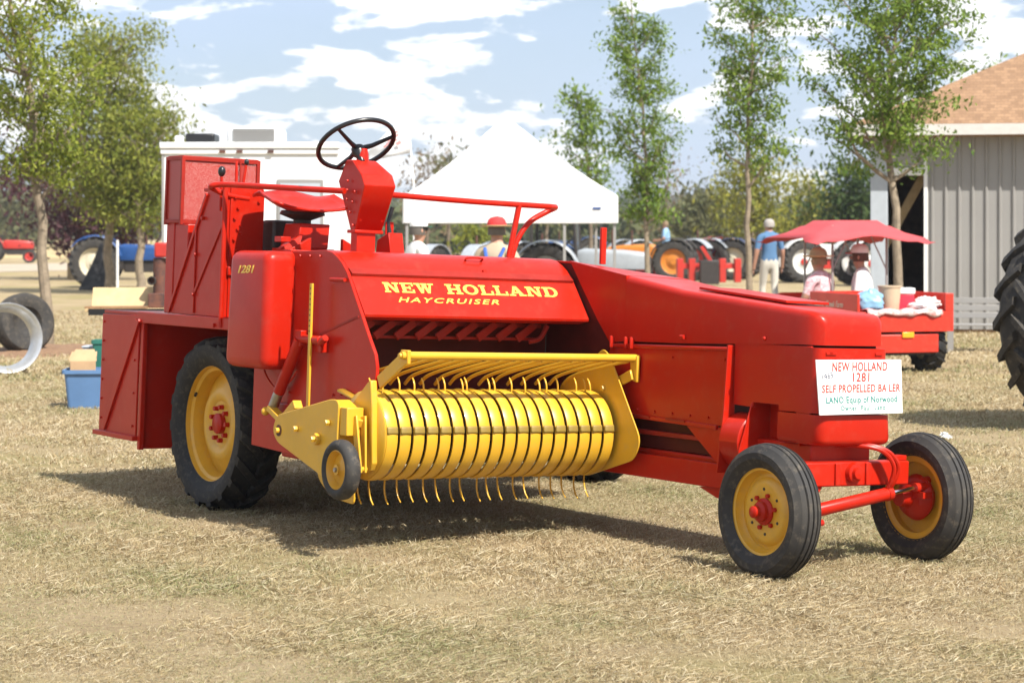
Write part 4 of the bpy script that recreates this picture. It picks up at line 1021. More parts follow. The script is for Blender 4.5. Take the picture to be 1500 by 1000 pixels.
# end plates
poly = rounded([(0.195, 1.015), (0.262, 0.975), (0.56, 0.545), (0.50, 0.44), (0.10, 0.325), (-0.20, 0.36), (-0.20, 0.80), (0.08, 0.93)], [0.03, 0.02, 0.06, 0.04, 0.05, 0.05, 0.05, 0.03], 4)
b = plate(poly, 0.415, 0.423); ep = b.build('end_plate', M['yellow'], pk, bevel=0.002)
bolts([(0.215, 0.413, 0.80), (0.10, 0.413, 0.60)], (0, -1, 0), 0.016, 0.014, 'bolt', M['yellow'], ep)
poly = rounded([(0.25, 0.83), (0.27, 0.70), (0.29, 0.44), (0.24, 0.38), (-0.05, 0.35), (-0.28, 0.42), (-0.28, 0.66), (0.05, 0.715), (0.20, 0.83)], [0.01, 0.03, 0.03, 0.03, 0.05, 0.05, 0.02, 0.02, 0.01], 3)
b = plate(poly, -1.030, -1.022); ep2 = b.build('end_plate', M['yellow'], pk, bevel=0.002)
b = plate([(0.25, 0.84), (0.272, 0.70), (0.292, 0.43), (0.265, 0.39), (0.257, 0.43), (0.24, 0.70), (0.225, 0.84)], -1.044, -1.008); b.build('edge_bead', M['yellow'], ep2, bevel=0.006)
# chain case, idler and gauge wheel on the near end
poly = rounded([(-0.575, 0.53), (-0.535, 0.615), (0.045, 0.735), (0.130, 0.735), (0.118, 0.318), (0.06, 0.318), (-0.52, 0.475)], [0.05, 0.05, 0.03, 0.05, 0.03, 0.02, 0.06], 5)
b = plate(poly, -1.155, -1.145)
b.prism([(p[0], -1.145, p[1]) for p in [(0.045, 0.733), (0.128, 0.70), (0.115, 0.33), (0.10, 0.33), (0.112, 0.69), (0.045, 0.722)]], (0, 0.10, 0)); cc = b.build('chain_case', M['yellow'], pk, bevel=0.004)
bolts([(-0.07, -1.157, 0.525)], (0, -1, 0), 0.030, 0.022, 'bolt', M['yellow'], cc, 8); bolts([(-0.07, -1.178, 0.525), (0.035, -1.157, 0.615), (0.06, -1.157, 0.385), (-0.30, -1.157, 0.56)], (0, -1, 0), 0.016, 0.022, 'bolt', M['yellow'], cc)
b = MB(); b.lathe([(0.0, 0.002), (0.030, 0.002), (0.030, -0.003)], (-0.50, -1.156, 0.537), (0, -1, 0), 20); b.build('shaft_hole', M['rust'], cc); bolts([(-0.50, -1.158, 0.537)], (0, -1, 0), 0.015, 0.018, 'shaft_end', M['yellow'], cc, 10)
b = plate(rounded([(-0.30, 0.42), (-0.23, 0.30), (-0.10, 0.225), (0.14, 0.21), (0.14, 0.42)], 0.03, 3), -1.055, -1.045); b.build('skid_plate', M['yellow'], pk, bevel=0.003)
b = MB(); b.box(0.13, 0.20, -1.145, -1.05, 0.56, 0.70); b.build('case_lug', M['yellow'], pk, bevel=0.004); b = MB(); b.bar((-0.52, -1.10, 0.60), (-0.40, -1.10, 0.68), 0.05, 0.05); b.tube([(-0.5, -1.145, 0.537), (-0.5, -0.93, 0.537)], 0.03, 12); b.build('case_bracket', M['yellow'], pk, bevel=0.004); b = MB(); b.tube([(-0.07, -1.145, 0.525), (-0.07, -0.95, 0.525)], 0.03, 12); b.build('drive_shaft', M['yellow'], pk)
b = MB(); b.box(0.06, 0.15, -1.05, -0.966, 0.60, 0.70); b.box(-0.25, 0.14, -1.0, -0.966, 0.50, 0.60); b.build('mount_block', M['yellow'], pk, bevel=0.004)
gw = empty('gauge_wheel', (0.265, -1.205, 0.400)); gw.parent = pk
b = MB(); Rg = 0.150; b.lathe([(0.092, -0.022), (0.10, -0.034), (0.118, -0.041), (0.135, -0.036), (0.147, -0.020), (Rg, 0.0), (0.147, 0.020), (0.135, 0.036), (0.118, 0.041), (0.10, 0.034), (0.092, 0.022)], (0, 0, 0), (0, 1, 0), 40); b.build('tyre', M['rubber_g'], gw, smooth=60)
b = MB(); b.lathe([(0.098, -0.030), (0.094, -0.032), (0.088, -0.018), (0.080, 0.004), (0.045, 0.0), (0.030, -0.012), (0.026, -0.020), (0.026, -0.030), (0.012, -0.030), (0.012, 0.03), (0.09, 0.02)], (0, 0, 0), (0, 1, 0), 36); b.build('rim', M['yrim'], gw)
bolts([(0, -0.028, 0)], (0, -1, 0), 0.012, 0.012, 'axle_bolt', M['steel'], gw)
b = MB(); b.tube([(0.265, -1.18, 0.40), (0.265, -1.06, 0.40)], 0.014, 10); b.bar((0.265, -1.10, 0.38), (0.20, -1.10, 0.66), 0.045, 0.012, up=(0, 1, 0)); b.bar((0.265, -1.075, 0.38), (0.22, -1.06, 0.66), 0.045, 0.012, up=(0, 1, 0)); b.bar((0.21, -1.08, 0.62), (0.10, -1.0, 0.66), 0.04); b.build('wheel_fork', M['yellow'], pk, bevel=0.003)
# wind guard: cross bar, arms and bent rods
wg = MB(); wg.tube([(0.42, -0.975, 0.972), (0.42, 0.515, 0.972)], 0.0205, 14); wgo = wg.build('wind_guard', M['yellow'], pk)
for e, n2_ in ((-0.976, -1), (0.516, 1)):
    b = MB(); b.lathe([(0.0, 0.012), (0.012, 0.012), (0.014, 0.0)], (0.42, e, 0.972), (0, n2_, 0), 10); b.build('end_bolt', M['yellow'], wgo)
b = MB(); b.prism([(0.452, 0.455, 0.985), (0.452, 0.455, 0.845), (0.40, 0.455, 0.855), (0.385, 0.455, 0.985)], (0, 0.02, 0)); b.bar((0.43, 0.44, 0.885), (0.20, 0.44, 0.795), 0.014, 0.055, up=(0, 0, 1)); b.build('arm', M['yellow'], wgo, bevel=0.004)
b = MB(); b.bar((0.425, -0.945, 0.968), (0.165, -0.945, 0.825), 0.016, 0.07, up=(0, 0, 1)); b.prism([(0.45, -0.955, 1.0), (0.45, -0.955, 0.93), (0.37, -0.955, 0.93), (0.38, -0.955, 1.0)], (0, 0.02, 0)); b.build('arm', M['yellow'], wgo, bevel=0.004)
rod0 = None
for k in range(15):
    v = -0.87 + k * 0.092
    if rod0 is None:
        b = MB(); b.tube(arc_path([(0.42, 0, 0.955), (0.30, 0, 0.935), (0.05, 0, 0.885), (-0.10, 0, 0.845), (-0.17, 0, 0.80)], 4), 0.0095, 7); rod0 = b.build('guard_rod', M['yellow'], wgo); o = rod0
    else:
        o = rod0.copy(); COL.objects.link(o); o.parent = wgo
    o.location = (0, v, random.uniform(-.003, .003))
# lift strap and hydraulic lift cylinder
b = MB(); b.bar((-0.44, -1.02, 0.66), (-0.445, -1.02, 1.31), 0.026, 0.012, up=(0, 1, 0)); ls = b.build('lift_strap', M['yellow'], pk, bevel=0.002)
for k in range(9):
    h = MB(); h.lathe([(0, 0.0072), (0.005, 0.0072), (0.005, 0.004)], (-0.444, -1.02, 1.06 + k * 0.028), (0, -1, 0), 8); h.build('strap_hole', M['dark'], ls)
b = MB(); b.tube([(-0.60, -1.0, 1.015), (-0.36, -1.0, 1.015)], 0.024, 12); b.box(-0.62, -0.55, -1.02, -0.95, 0.975, 1.06); b.box(-0.43, -0.36, -1.0, -0.955, 0.95, 1.02); b.tube([(-0.37, -1.0, 1.0), (-0.31, -1.0, 1.03)], 0.02, 8); lb = b.build('lift_bracket', M['red'], ROOT, bevel=0.004)
b = MB(); b.tube([(-0.585, -1.005, 1.01), (-0.60, -1.005, 0.985), (-0.80, -1.005, 0.72)], [0.03, 0.032, 0.032], 14); lc = b.build('lift_cylinder', M['red'], ROOT)
b = MB(); b.tube([(-0.80, -1.005, 0.72), (-0.815, -1.005, 0.70), (-0.875, -1.005, 0.615)], [0.026, 0.028, 0.028], 10); b.build('rod_end', M['steel'], lc)
b = MB(); b.bar((-0.86, -1.02, 0.63), (-0.68, -1.02, 0.56), 0.05, 0.03); b.ball((-0.90, -1.03, 0.61), 0.024, 8); b.build('lift_arm', M['yellow'], pk, bevel=0.003)
b = MB(); b.bar((-0.45, 0.86, 1.47), (-0.45, 0.86, 1.68), 0.035, 0.02); b.build('twine_guide', M['red'], ROOT, bevel=0.003)

# ---- the hand-lettered board hung on the nose
SG = empty('sign_board', (0, 0, 0), 0, 'white hand-lettered display board hung on the red nose of the baler', 'sign')
SG.matrix_world = Matrix.LocRotScale(ROOT.location, ROOT.rotation_quaternion, None)
su = 1.912
bl, br_, trr, tl = (0.452, 0.772), (0.985, 0.780), (0.965, 1.040), (0.418, 1.034)
b = panel_u([bl, br_, trr, tl], su - 0.006, su); b.build('board', M['sign'], SG, bevel=0.001)
xd = Vector((0, br_[0] - bl[0], br_[1] - bl[1])).normalized(); yd = Vector((0, tl[0] - bl[0], tl[1] - bl[1])).normalized()
def sg(body, fx, fy, size, m, shear=0.0, off=0.0, fit=None, sp=1.0, al='CENTER', rot=0.0):
    o = Vector((su + 0.0008, bl[0], bl[1])) + xd * (fx * 0.545) + yd * (fy * 0.262)
    x_ = xd * math.cos(rot) + yd * math.sin(rot); y_ = yd * math.cos(rot) - xd * math.sin(rot)
    text_mesh('lettering', body, size, M[m], SG, o, x_, y_, shear=shear, offset=off, align=al, space=sp, fit=fit, ext=0.0004)
sg('NEW HOLLAND', 0.50, 0.80, 0.060, 'sred', 0.15, 0.0010, 0.355, 1.08)
sg('1281', 0.505, 0.605, 0.060, 'sred', 0.12, 0.0010, 0.112, 1.1)
sg('SELF PROPELLED BA LER', 0.50, 0.41, 0.052, 'sred', 0.15, 0.0010, 0.500, 1.08)
sg('LANO Equip of Norwood', 0.50, 0.215, 0.044, 'steal', 0.0, 0.0009, 0.455, 1.1)
sg('Owner  Paul  Lano', 0.51, 0.075, 0.034, 'steal', 0.0, 0.0005, 0.285, 1.2)
sg('1965', 0.05, 0.615, 0.040, 'sblue', 0.1, 0.0, 0.068, 1.05, 'LEFT', 0.25)
# ------------------------------------------------------------------ shed with metal siding on the right
BA = R(-12)
BR = empty('pole_shed', (px(1275, 36), 36, 0), BA, 'grey ribbed metal shed with tan shingled roof and dark open doorway', 'shed')
b = MB(); b.box(0.0, 0.27, 0.0, 0.22, 0, 2.95); b.build('door_post', M['siding_w'], BR, bevel=0.01)
b = MB(); b.box(0.84, 0.90, -0.03, 0.10, 0, 3.02); b.build('door_trim', M['white'], BR, bevel=0.006)
b = MB(); b.box(0.272, 0.838, -0.02, 0.12, 2.50, 2.62); b.build('door_header', M['white'], BR, bevel=0.006)
b = MB(); b.box(0.0, 0.84, 0.03, 0.10, 2.62, 3.12); b.build('gable_board', M['siding'], BR)
sp = MB(); sp.prism([(0, 0, 0), (0.045, -0.0, 0), (0.06, -0.036, 0), (0.085, -0.036, 0), (0.10, 0, 0), (0.21, 0, 0), (0.21, 0.02, 0), (0, 0.02, 0)], (0, 0, 3.08))
sp0 = None
for k in range(30):
    if sp0 is None: sp0 = sp.build('siding_panel', M['siding'], BR, smooth=20); o = sp0
    else: o = sp0.copy(); COL.objects.link(o); o.parent = BR
    o.location = (0.902 + k * 0.2105, 0.0, 0.06)
b = MB(); b.box(0.90, 7.2, 0.025, 0.12, 0, 0.10); b.box(0.0, 0.05, 0.22, 8, 0, 3.1); b.box(0, 7.2, 7.95, 8.0, 0, 3.1); b.box(7.15, 7.2, 0.12, 7.95, 0, 3.1); b.box(0.9, 7.15, 0.06, 0.12, 0.10, 3.1)
b.build('wall_frame', M['timber'], BR, smooth=0)
b = MB(); b.bar((0.10, 0.7, 1.2), (0.95, 0.7, 2.75), 0.14, 0.06, up=(0, 1, 0)); b.build('knee_brace', M['wood'], BR)
# hip roof
e0, e1, f0, f1, ze = -0.35, 7.6, -0.45, 8.4, 3.28
rx0, rx1, ry, rz = 3.3, 4.2, 3.9, 5.05
sh_m = mat('tan_shingles', (0.42, 0.27, 0.15), 0.9, noise=0.35, nscale=3.5, col2=(0.33, 0.19, 0.10))
nt = sh_m.node_tree; bs = nt.nodes['Principled BSDF']
br_n = nt.nodes.new('ShaderNodeTexBrick'); br_n.inputs['Scale'].default_value = 1.0
br_n.inputs['Brick Width'].default_value = 0.11; br_n.inputs['Row Height'].default_value = 0.055; br_n.inputs['Mortar Size'].default_value = 0.003; br_n.offset = 0.4
br_n.inputs['Color1'].default_value = (0.33, 0.195, 0.105, 1); br_n.inputs['Color2'].default_value = (0.23, 0.13, 0.068, 1); br_n.inputs['Mortar'].default_value = (0.17, 0.10, 0.055, 1)
tcn = nt.nodes.new('ShaderNodeTexCoord'); mpn = nt.nodes.new('ShaderNodeMapping'); mpn.inputs['Rotation'].default_value = (R(90), 0, 0)
nt.links.new(tcn.outputs['Object'], mpn.inputs['Vector']); nt.links.new(mpn.outputs['Vector'], br_n.inputs['Vector'])
nt.links.new(br_n.outputs['Color'], bs.inputs['Base Color'])
b = MB()
A, B_, Cc, D = (e0, f0, ze), (e1, f0, ze), (e1, f1, ze), (e0, f1, ze); r0_, r1_ = (rx0, ry, rz), (rx1, ry, rz)
b.add([A, B_, Cc, D, r0_, r1_], [(0, 1, 5, 4), (1, 2, 5), (2, 3, 4, 5), (3, 0, 4), (3, 2, 1, 0)])
rf = b.build('roof', sh_m, BR, smooth=0, fix=False)
b = MB(); b.box(e0 - 0.02, e1 + 0.02, f0 - 0.03, f0 - 0.004, ze - 0.16, ze + 0.01); b.box(e0 - 0.025, e0 - 0.004, f0, f1, ze - 0.16, ze + 0.01); b.build('fascia', M['fascia'], rf)
b = MB(); b.box(e0, e1, f0, 0.4, ze - 0.175, ze - 0.162); b.build('soffit', M['timber'], rf)
# bench by the shed
BN = empty('garden_bench', (px(1430, 30.5), 30.5, 0), R(-8), 'weathered grey slatted bench standing in front of the metal siding', 'bench')
for k in range(3):
    b = MB(); b.box(-0.42, 0.42, 0.02 + k * .012, 0.045 + k * .012, 0.44 + k * 0.10, 0.515 + k * 0.10); b.build('back_slat', M['siding'], BN, bevel=0.004)
for k in range(3):
    b = MB(); b.box(-0.46, 0.46, -0.38 + k * 0.135, -0.26 + k * 0.135, 0.345, 0.37); b.build('seat_slat', M['siding'], BN, bevel=0.004)
for s_ in (-0.36, 0.36):
    b = MB(); b.box(s_ - .04, s_ + .04, -0.36, -0.29, 0, 0.345); b.build('leg', M['siding'], BN)
    b = MB(); b.bar((s_, 0.0, 0.0), (s_, 0.07, 0.72), 0.05, 0.05); b.build('leg', M['siding'], BN)

# ------------------------------------------------------------------ tractors
def big_tyre(mbx, Rt, Rr, w, nl=20):
    s = w / 2; lug = Rt * 0.055
    pr = [(Rr * 0.97, -s * 0.72), (Rr * 1.04, -s * 0.9), (Rr + (Rt - Rr) * .45, -s * 1.03), (Rt - lug * 2.2, -s * 0.95), (Rt - lug * 1.2, -s * .7), (Rt - lug, 0)]
    mbx.lathe(pr + [(r, -h) for r, h in reversed(pr[:-1])], (0, 0, 0), (0, 1, 0), 40)
    for k in range(nl):
        for side in (-1, 1):
            a0 = 2 * math.pi * (k + (0.5 if side > 0 else 0)) / nl; secs = []
            for f_, da, ro, ri in ((0.02, 0, Rt, Rt - 2 * lug), (-.5, .12, Rt, Rt - 2 * lug), (-1.02, .24, Rt - lug * .9, Rt - 3 * lug), (-1.05, .27, Rt - 2.4 * lug, Rt - 3.6 * lug)):
                h = -f_ * s * side; sec = []
                for rr_, ww in ((ri, .055), (ro, .036)):
                    for sg_ in ((-1, 1) if rr_ == ri else (1, -1)):
                        q = a0 + da + sg_ * ww; sec.append((rr_ * math.cos(q), h, rr_ * math.sin(q)))
                secs.append(sec)
            mbx.loft(secs)
WC = {}
def tr_wheel(parent, loc, Rt, Rr, w, side, wm, hub, kind):
    wh = empty('wheel', loc); wh.parent = parent
    key = (round(Rt, 3), round(w, 3), kind)
    if key not in WC:
        b = MB()
        if kind == 'lug': big_tyre(b, Rt, Rr, w)
        else:
            s = w / 2; b.lathe([(Rr, -s * .7), (Rr * 1.1, -s * .95), (Rt * .88, -s), (Rt * .97, -s * .6), (Rt, 0), (Rt * .97, s * .6), (Rt * .88, s), (Rr * 1.1, s * .95), (Rr, s * .7)], (0, 0, 0), (0, 1, 0), 32)
        o = b.build('tyre', M['rubber_g'], wh, smooth=35); WC[key] = o
    else:
        o = WC[key].copy(); COL.objects.link(o); o.parent = wh; o.location = (0, 0, 0)
    b = MB(); g = side; s = w / 2
    b.lathe([(a, h * g) for a, h in [(Rr * 1.02, s * .78), (Rr * .95, s * .7), (Rr * .9, s * .3), (Rr * .6, s * .15), (Rr * .5, s * .3), (Rr * .15, s * .3), (Rr * .15, s * .5), (0, s * .5)]], (0, 0, 0), (0, 1, 0), 28); b.build('rim', M[wm], wh)
    b = MB(); b.lathe([(a, h * g) for a, h in [(Rr * .28, s * .28), (Rr * .26, s * .56), (0, s * .58)]], (0, 0, 0), (0, 1, 0), 12); b.build('hub', M[hub], wh)
    return wh
def tractor(label, x, Y, yaw, body, wheel, hub, scale=1.0, fender=None, engine='dark', cab=False, group='antique tractors lined up on the show ground', front_r=0.34, rear_r=0.66, Z=0.0):
    t = empty('tractor', (px(x, Y), Y, Z), yaw, label, 'tractor', group); t.scale = (scale,) * 3
    for s in (-1, 1):
        tr_wheel(t, (0, 0.68 * s, rear_r), rear_r, rear_r * 0.60, 0.34, s, wheel, hub, 'lug')
        tr_wheel(t, (1.95, 0.52 * s, front_r), front_r, front_r * 0.62, 0.16, s, wheel, hub, 'rib')
        if fender == 'none': continue
        b = MB(); fm = fender or body; n = 14; secs = []
        for i in range(n + 1):
            a = R(15 + 130 * i / n); r = rear_r + 0.07
            secs.append([(r * math.cos(a), s * 0.50, rear_r + r * math.sin(a)), (r * math.cos(a), s * 0.86, rear_r + r * math.sin(a)), ((r - .03) * math.cos(a), s * 0.88, rear_r + (r - .03) * math.sin(a)), ((r - .02) * math.cos(a), s * 0.50, rear_r + (r - .02) * math.sin(a))])
        b.loft(secs); b.build('fender', M[fm], t, smooth=50)
    b = MB(); secs = []
    for (u, hw, zt) in ((0.62, 0.20, 1.16), (0.75, 0.235, 1.20), (1.6, 0.225, 1.17), (2.05, 0.20, 1.12), (2.16, 0.17, 1.06)):
        poly = rounded([(-hw, 0.74), (-hw, zt), (hw, zt), (hw, 0.74)], [0.03, 0.11, 0.11, 0.03], 4); secs.append([(u, p[0], p[1]) for p in poly])
    b.loft(secs); b.build('hood', M[body], t, smooth=50)
    b = MB(); b.box(2.165, 2.19, -0.14, 0.14, 0.62, 1.03); b.build('grille', M['dark'], t, bevel=0.02)
    b = MB(); b.box(-0.25, 0.75, -0.19, 0.19, 0.48, 0.86); b.box(0.75, 1.75, -0.15, 0.15, 0.42, 0.735); b.box(1.75, 2.15, -0.12, 0.12, 0.40, 0.72); b.tube([(0, -0.60, rear_r), (0, 0.60, rear_r)], 0.11, 12); b.tube([(1.95, -0.48, front_r + 0.03), (1.95, 0, front_r + .16), (1.95, 0.48, front_r + 0.03)], 0.05, 8); b.build('engine', M[engine], t, bevel=0.02)
    b = MB(); b.tube([(0.62, 0, 1.15), (0.40, 0, 1.34)], 0.02, 8); c0 = Vector((0.40, 0, 1.34)); nr = Vector((-.62, 0, .78)); y_ = Vector((0, 1, 0)); x_ = y_.cross(nr)
    b.tube([c0 + (y_ * math.cos(2 * math.pi * k / 20) + x_ * math.sin(2 * math.pi * k / 20)) * 0.2 for k in range(20)], 0.014, 6, closed=True); b.tube([c0 - y_ * .2, c0 + y_ * .2], 0.01, 5); b.build('steering_wheel', M['black'], t)
    b = MB(); secs = []
    for i in range(6):
        f_ = i / 5; secs.append([(-0.28 + f_ * 0.38, -0.22 + 0.44 * j / 8, 0.98 + 0.07 * abs(j / 4 - 1) ** 2 + 0.10 * (1 - f_) ** 2) for j in range(9)])
    b.loft(secs, cap=False, closed=False); b.tube([(-.1, 0, .98), (-.05, 0, .86)], .03, 6); b.build('seat', M['dark'], t, solid=0.01)
    b = MB(); b.tube([(1.35, 0.16, 1.15), (1.35, 0.16, 1.62)], 0.028, 8); b.build('exhaust_pipe', M['rust'], t)
    if cab:
        b = MB(); Z1 = 1.98
        for (u, v) in ((-0.35, -.5), (-0.35, .5), (0.62, -.46), (0.62, .46)): b.bar((u, v, 0.9), (u * (0.9 if u > 0 else 1), v * .92, Z1), 0.06)
        b.box(-0.42, 0.66, -.52, .52, Z1, Z1 + 0.06); cb = b.build('cab_frame', M['dark'], t, bevel=0.01)
        b = MB(); b.add([(0.60, -.44, 1.2), (0.60, .44, 1.2), (0.56, .42, Z1), (0.56, -.42, Z1)], [(0, 1, 2, 3)]); b.build('windscreen', M['cabglass'], cb)
    return t
M['cabglass'] = mat('clear_cab_glass', (0.6, 0.66, 0.68), 0.05, alpha=0.25)
tractor('blue tractor with dusty lugged rear tyre standing behind the pale tree trunks', 142, 64, R(5), 'blue_t', 'cream', 'cream', 1.03, fender='blue_t', rear_r=0.69)
tractor('small bright red tractor far off beyond the dirt track', -12, 112, R(8), 'red_t', 'red_t', 'red_t', 0.95)
tractor('grey tractor with open cab frame parked behind the tent', 806, 50, R(-8), 'grey_t', 'grey_t', 'red_t', 1.02, cab=True)
tractor('grey-fendered tractor behind the man in white under the tent', 668, 56, R(60), 'grey_t', 'cream', 'cream', 0.92, fender='grey_t')
tractor('orange tractor with red front wheels next to the grey one', 990, 70, R(170), 'org_t', 'org_t', 'org_t', 1.0, fender='rubber_g', engine='rust')
tractor('tractor with grey fenders and red wheel centres beyond the baler hood', 1030, 73, R(150), 'red_t', 'red_t', 'red_t', 0.98, fender='grey_t', engine='red_t')
tractor('navy and tan tractor with cream wheels near the walking man', 1082, 74, R(160), 'org_t', 'cream', 'cream', 1.0, fender='navy', engine='red_t')
tractor('off-white and red tractor with silver wheel beside the walking man', 1166, 70, R(12), 'wht_t', 'wht_t', 'red_t', 1.0, engine='red_t')
tractor('off-white and red tractor showing under the red canopy', 1262, 66, R(14), 'wht_t', 'wht_t', 'red_t', 1.0, engine='red_t')
tractor('large tractor with huge black lugged tyre reaching in beside the shed bench', 1716, 18.0, R(40), 'blue_t', 'cream', 'cream', 1.28, rear_r=0.72, group=None, fender='none')
tractor('red tractor with cream front wheels between the grey and orange tractors', 925, 76, R(20), 'org_t', 'red_t', 'red_t', 0.95, fender='grey_t', engine='red_t', front_r=0.42)
tractor('small grey tractor half hidden behind the man in suspenders', 745, 64, R(35), 'grey_t', 'grey_t', 'red_t', 0.95)
tractor('dark blue tractor with cab parked far behind the tent pole', 868, 92, R(175), 'blue_t', 'grey_t', 'grey_t', 1.0, cab=True)
tractor('red tractor standing behind the low implement frame', 1052, 84, R(10), 'red_t', 'cream', 'red_t', 1.0)
# red loader frame and log wagon among them
LF = empty('loader_frame', (px(1040, 66), 66, 0), R(4), 'low red implement frame lying in front of the old tractors', 'implement')
b = MB(); b.box(-0.95, 0.9, -0.08, 0.08, 0.50, 0.66); b.build('cross_beam', M['red_t'], LF, bevel=0.01)
for u in (-0.9, -0.55, 0.35, 0.8):
    b = MB(); b.box(u - .09, u + .09, -0.2, 0.1, 0.1, 0.8); b.build('upright', M['red_t'], LF, bevel=0.01)
b = MB(); b.bar((0.1, 0, 0.6), (-0.25, 0, 1.15), 0.1, 0.1); b.build('lift_arm', M['red_t'], LF)
b = MB(); b.box(-0.35, 0.2, -0.45, -0.2, 0.05, 0.75); b.build('radiator', M['dark'], LF, bevel=0.02)
for (x, Y, lb) in ((1068, 88, 'tan log wagon beyond the tractors behind the tree trunk'), (1150, 92, 'low pile of tan boards beyond the off-white tractors')):
    LW = empty('log_wagon', (px(x, Y), Y, 0), 0, lb, 'wagon')
    for k in range(6):
        b = MB(); z = 0.95 + (k // 3) * 0.22; b.tube([(-1.1 + .1 * (k % 3), (k % 3) * .24, z), (1.1 - .1 * (k // 3), (k % 3) * .24, z + .03)], 0.125, 10); b.build('log', M['wood'], LW)
    b = MB(); b.box(-1.2, 1.2, -0.15, 0.65, 0.72, 0.82); b.build('bed', M['timber'], LW)
    for u in (-.8, .8):
        b = MB(); b.lathe([(0, -.08), (.33, -.08), (.36, 0), (.33, .08), (0, .08)], (u, -0.1, 0.36), (0, 1, 0), 18); b.build('wheel', M['rubber_g'], LW)

# ------------------------------------------------------------------ camper, tent, flag
CP = empty('camper_trailer', (px(366, 27.5), 27.5, 0), 0, 'white box camper trailer with roof vents behind the radiator screen', 'trailer')
b = MB(); secs = []
for y in (0.0, 5.0):
    poly = rounded([(-1.07, 0.45), (-1.07, 2.70), (1.07, 2.66), (1.07, 0.45)], [0.02, 0.12, 0.12, 0.02], 4); secs.append([(p[0], y, p[1]) for p in poly])
b.loft(secs); b.build('body', M['white'], CP)
b = MB(); b.box(-1.09, 1.09, -0.03, -0.002, 2.55, 2.62); b.box(-1.10, 1.10, -0.05, 0.1, 2.62, 2.70); b.build('roof_edge', M['white'], CP, bevel=0.015)
for xx in (-0.33, -0.12, 0.26):
    b = MB(); b.box(xx - .035, xx + .035, -0.055, -0.03, 2.57, 2.605); b.build('marker_light', M['rust'], CP)
b = MB(); b.box(-0.36, 0.31, 0.6, 1.4, 2.69, 2.92); ac = b.build('roof_vent', M['white'], CP, bevel=0.05)
b = MB()
for k in range(9): b.box(-0.28, 0.24, 0.57, 0.599, 2.715 + k * .021, 2.725 + k * .021)
b.build('vent_louvre', M['siding'], ac)
b = MB(); b.box(-0.86, -0.50, 0.5, 1.0, 2.70, 2.83); b.build('hatch', M['black'], CP, bevel=0.02)
b = MB(); b.box(-0.98, -0.88, 0.4, 0.6, 2.70, 2.80); b.build('roof_cap', M['white'], CP, bevel=0.02)
b = MB(); b.box(0.33, 0.90, -0.02, -0.002, 1.55, 2.25); wf = b.build('window_frame', M['siding'], CP, bevel=0.01)
b = MB(); b.box(0.37, 0.86, -0.026, -0.0205, 1.60, 2.20); b.build('pane', mat('curtained_pane', (0.42, 0.46, 0.50), 0.15), wf)
b = MB(); b.box(-1.075, -1.045, -0.012, -0.001, 0.5, 2.55); b.build('corner_trim', M['siding'], CP)
for s in (-.85, .85):
    b = MB(); b.lathe([(0, -.1), (.3, -.1), (.34, 0), (.3, .1), (0, .1)], (s, 2.5, 0.34), (1, 0, 0), 20); b.build('wheel', M['rubber_g'], CP)

TN = empty('canopy_tent', (px(741, 35), 35.2, 0), R(3), 'white peaked pop-up canopy tent shading two men', 'tent')
hw = 1.60; EZ, PKZ = 2.14, 3.34
b = MB(); secs = []
for k in range(9):
    t = k / 8; w_ = hw * (1 - t) + 0.10 * t; z = EZ + (PKZ - EZ) * (0.80 * t + 0.20 * t * t) if t < 0.9 else EZ + (PKZ - EZ) * (t * 0.98)
    secs.append([(-w_, -w_, z), (0, -w_ * (1 - .05 * math.sin(math.pi * t)), z - 0.05 * math.sin(math.pi * t)), (w_, -w_, z), (w_, 0, z - .05 * math.sin(math.pi * t)), (w_, w_, z), (0, w_, z - .05 * math.sin(math.pi * t)), (-w_, w_, z), (-w_, 0, z - .05 * math.sin(math.pi * t))])
b.loft(secs); b.build('roof', M['tent'], TN, smooth=25)
b = MB()
for i in range(4):
    c = [(-hw, -hw), (hw, -hw), (hw, hw), (-hw, hw)]; p, q = c[i], c[(i + 1) % 4]; n = 10
    vs = []
    for k in range(n + 1):
        x, y = p[0] + (q[0] - p[0]) * k / n, p[1] + (q[1] - p[1]) * k / n; w_ = 0.012 * math.sin(k * 2.1)
        nx_, ny_ = (q[1] - p[1]) / (2 * hw), -(q[0] - p[0]) / (2 * hw)
        vs += [(x, y, EZ + .005), (x + nx_ * w_, y + ny_ * w_, 1.735)]
    b.add(vs, [(2 * k, 2 * k + 1, 2 * k + 3, 2 * k + 2) for k in range(n)])
b.build('valance', M['tent'], TN, solid=0.004, fix=False, smooth=0)
b = MB(); b.box(1.22, 1.34, -1.618, -1.612, 1.94, 1.97); b.build('label_patch', M['blue_t'], TN)
for (x, y) in ((-1, -1), (1, -1), (1, 1), (-1, 1)):
    b = MB(); b.box(x * hw * .97 - .02, x * hw * .97 + .02, y * hw * .97 - .02, y * hw * .97 + .02, 0, EZ); b.build('pole', M['siding'], TN)
b = MB(); b.box(0.78, 0.82, -hw * .97 - .02, -hw * .97 + .02, 0, EZ); b.build('pole', M['siding'], TN)

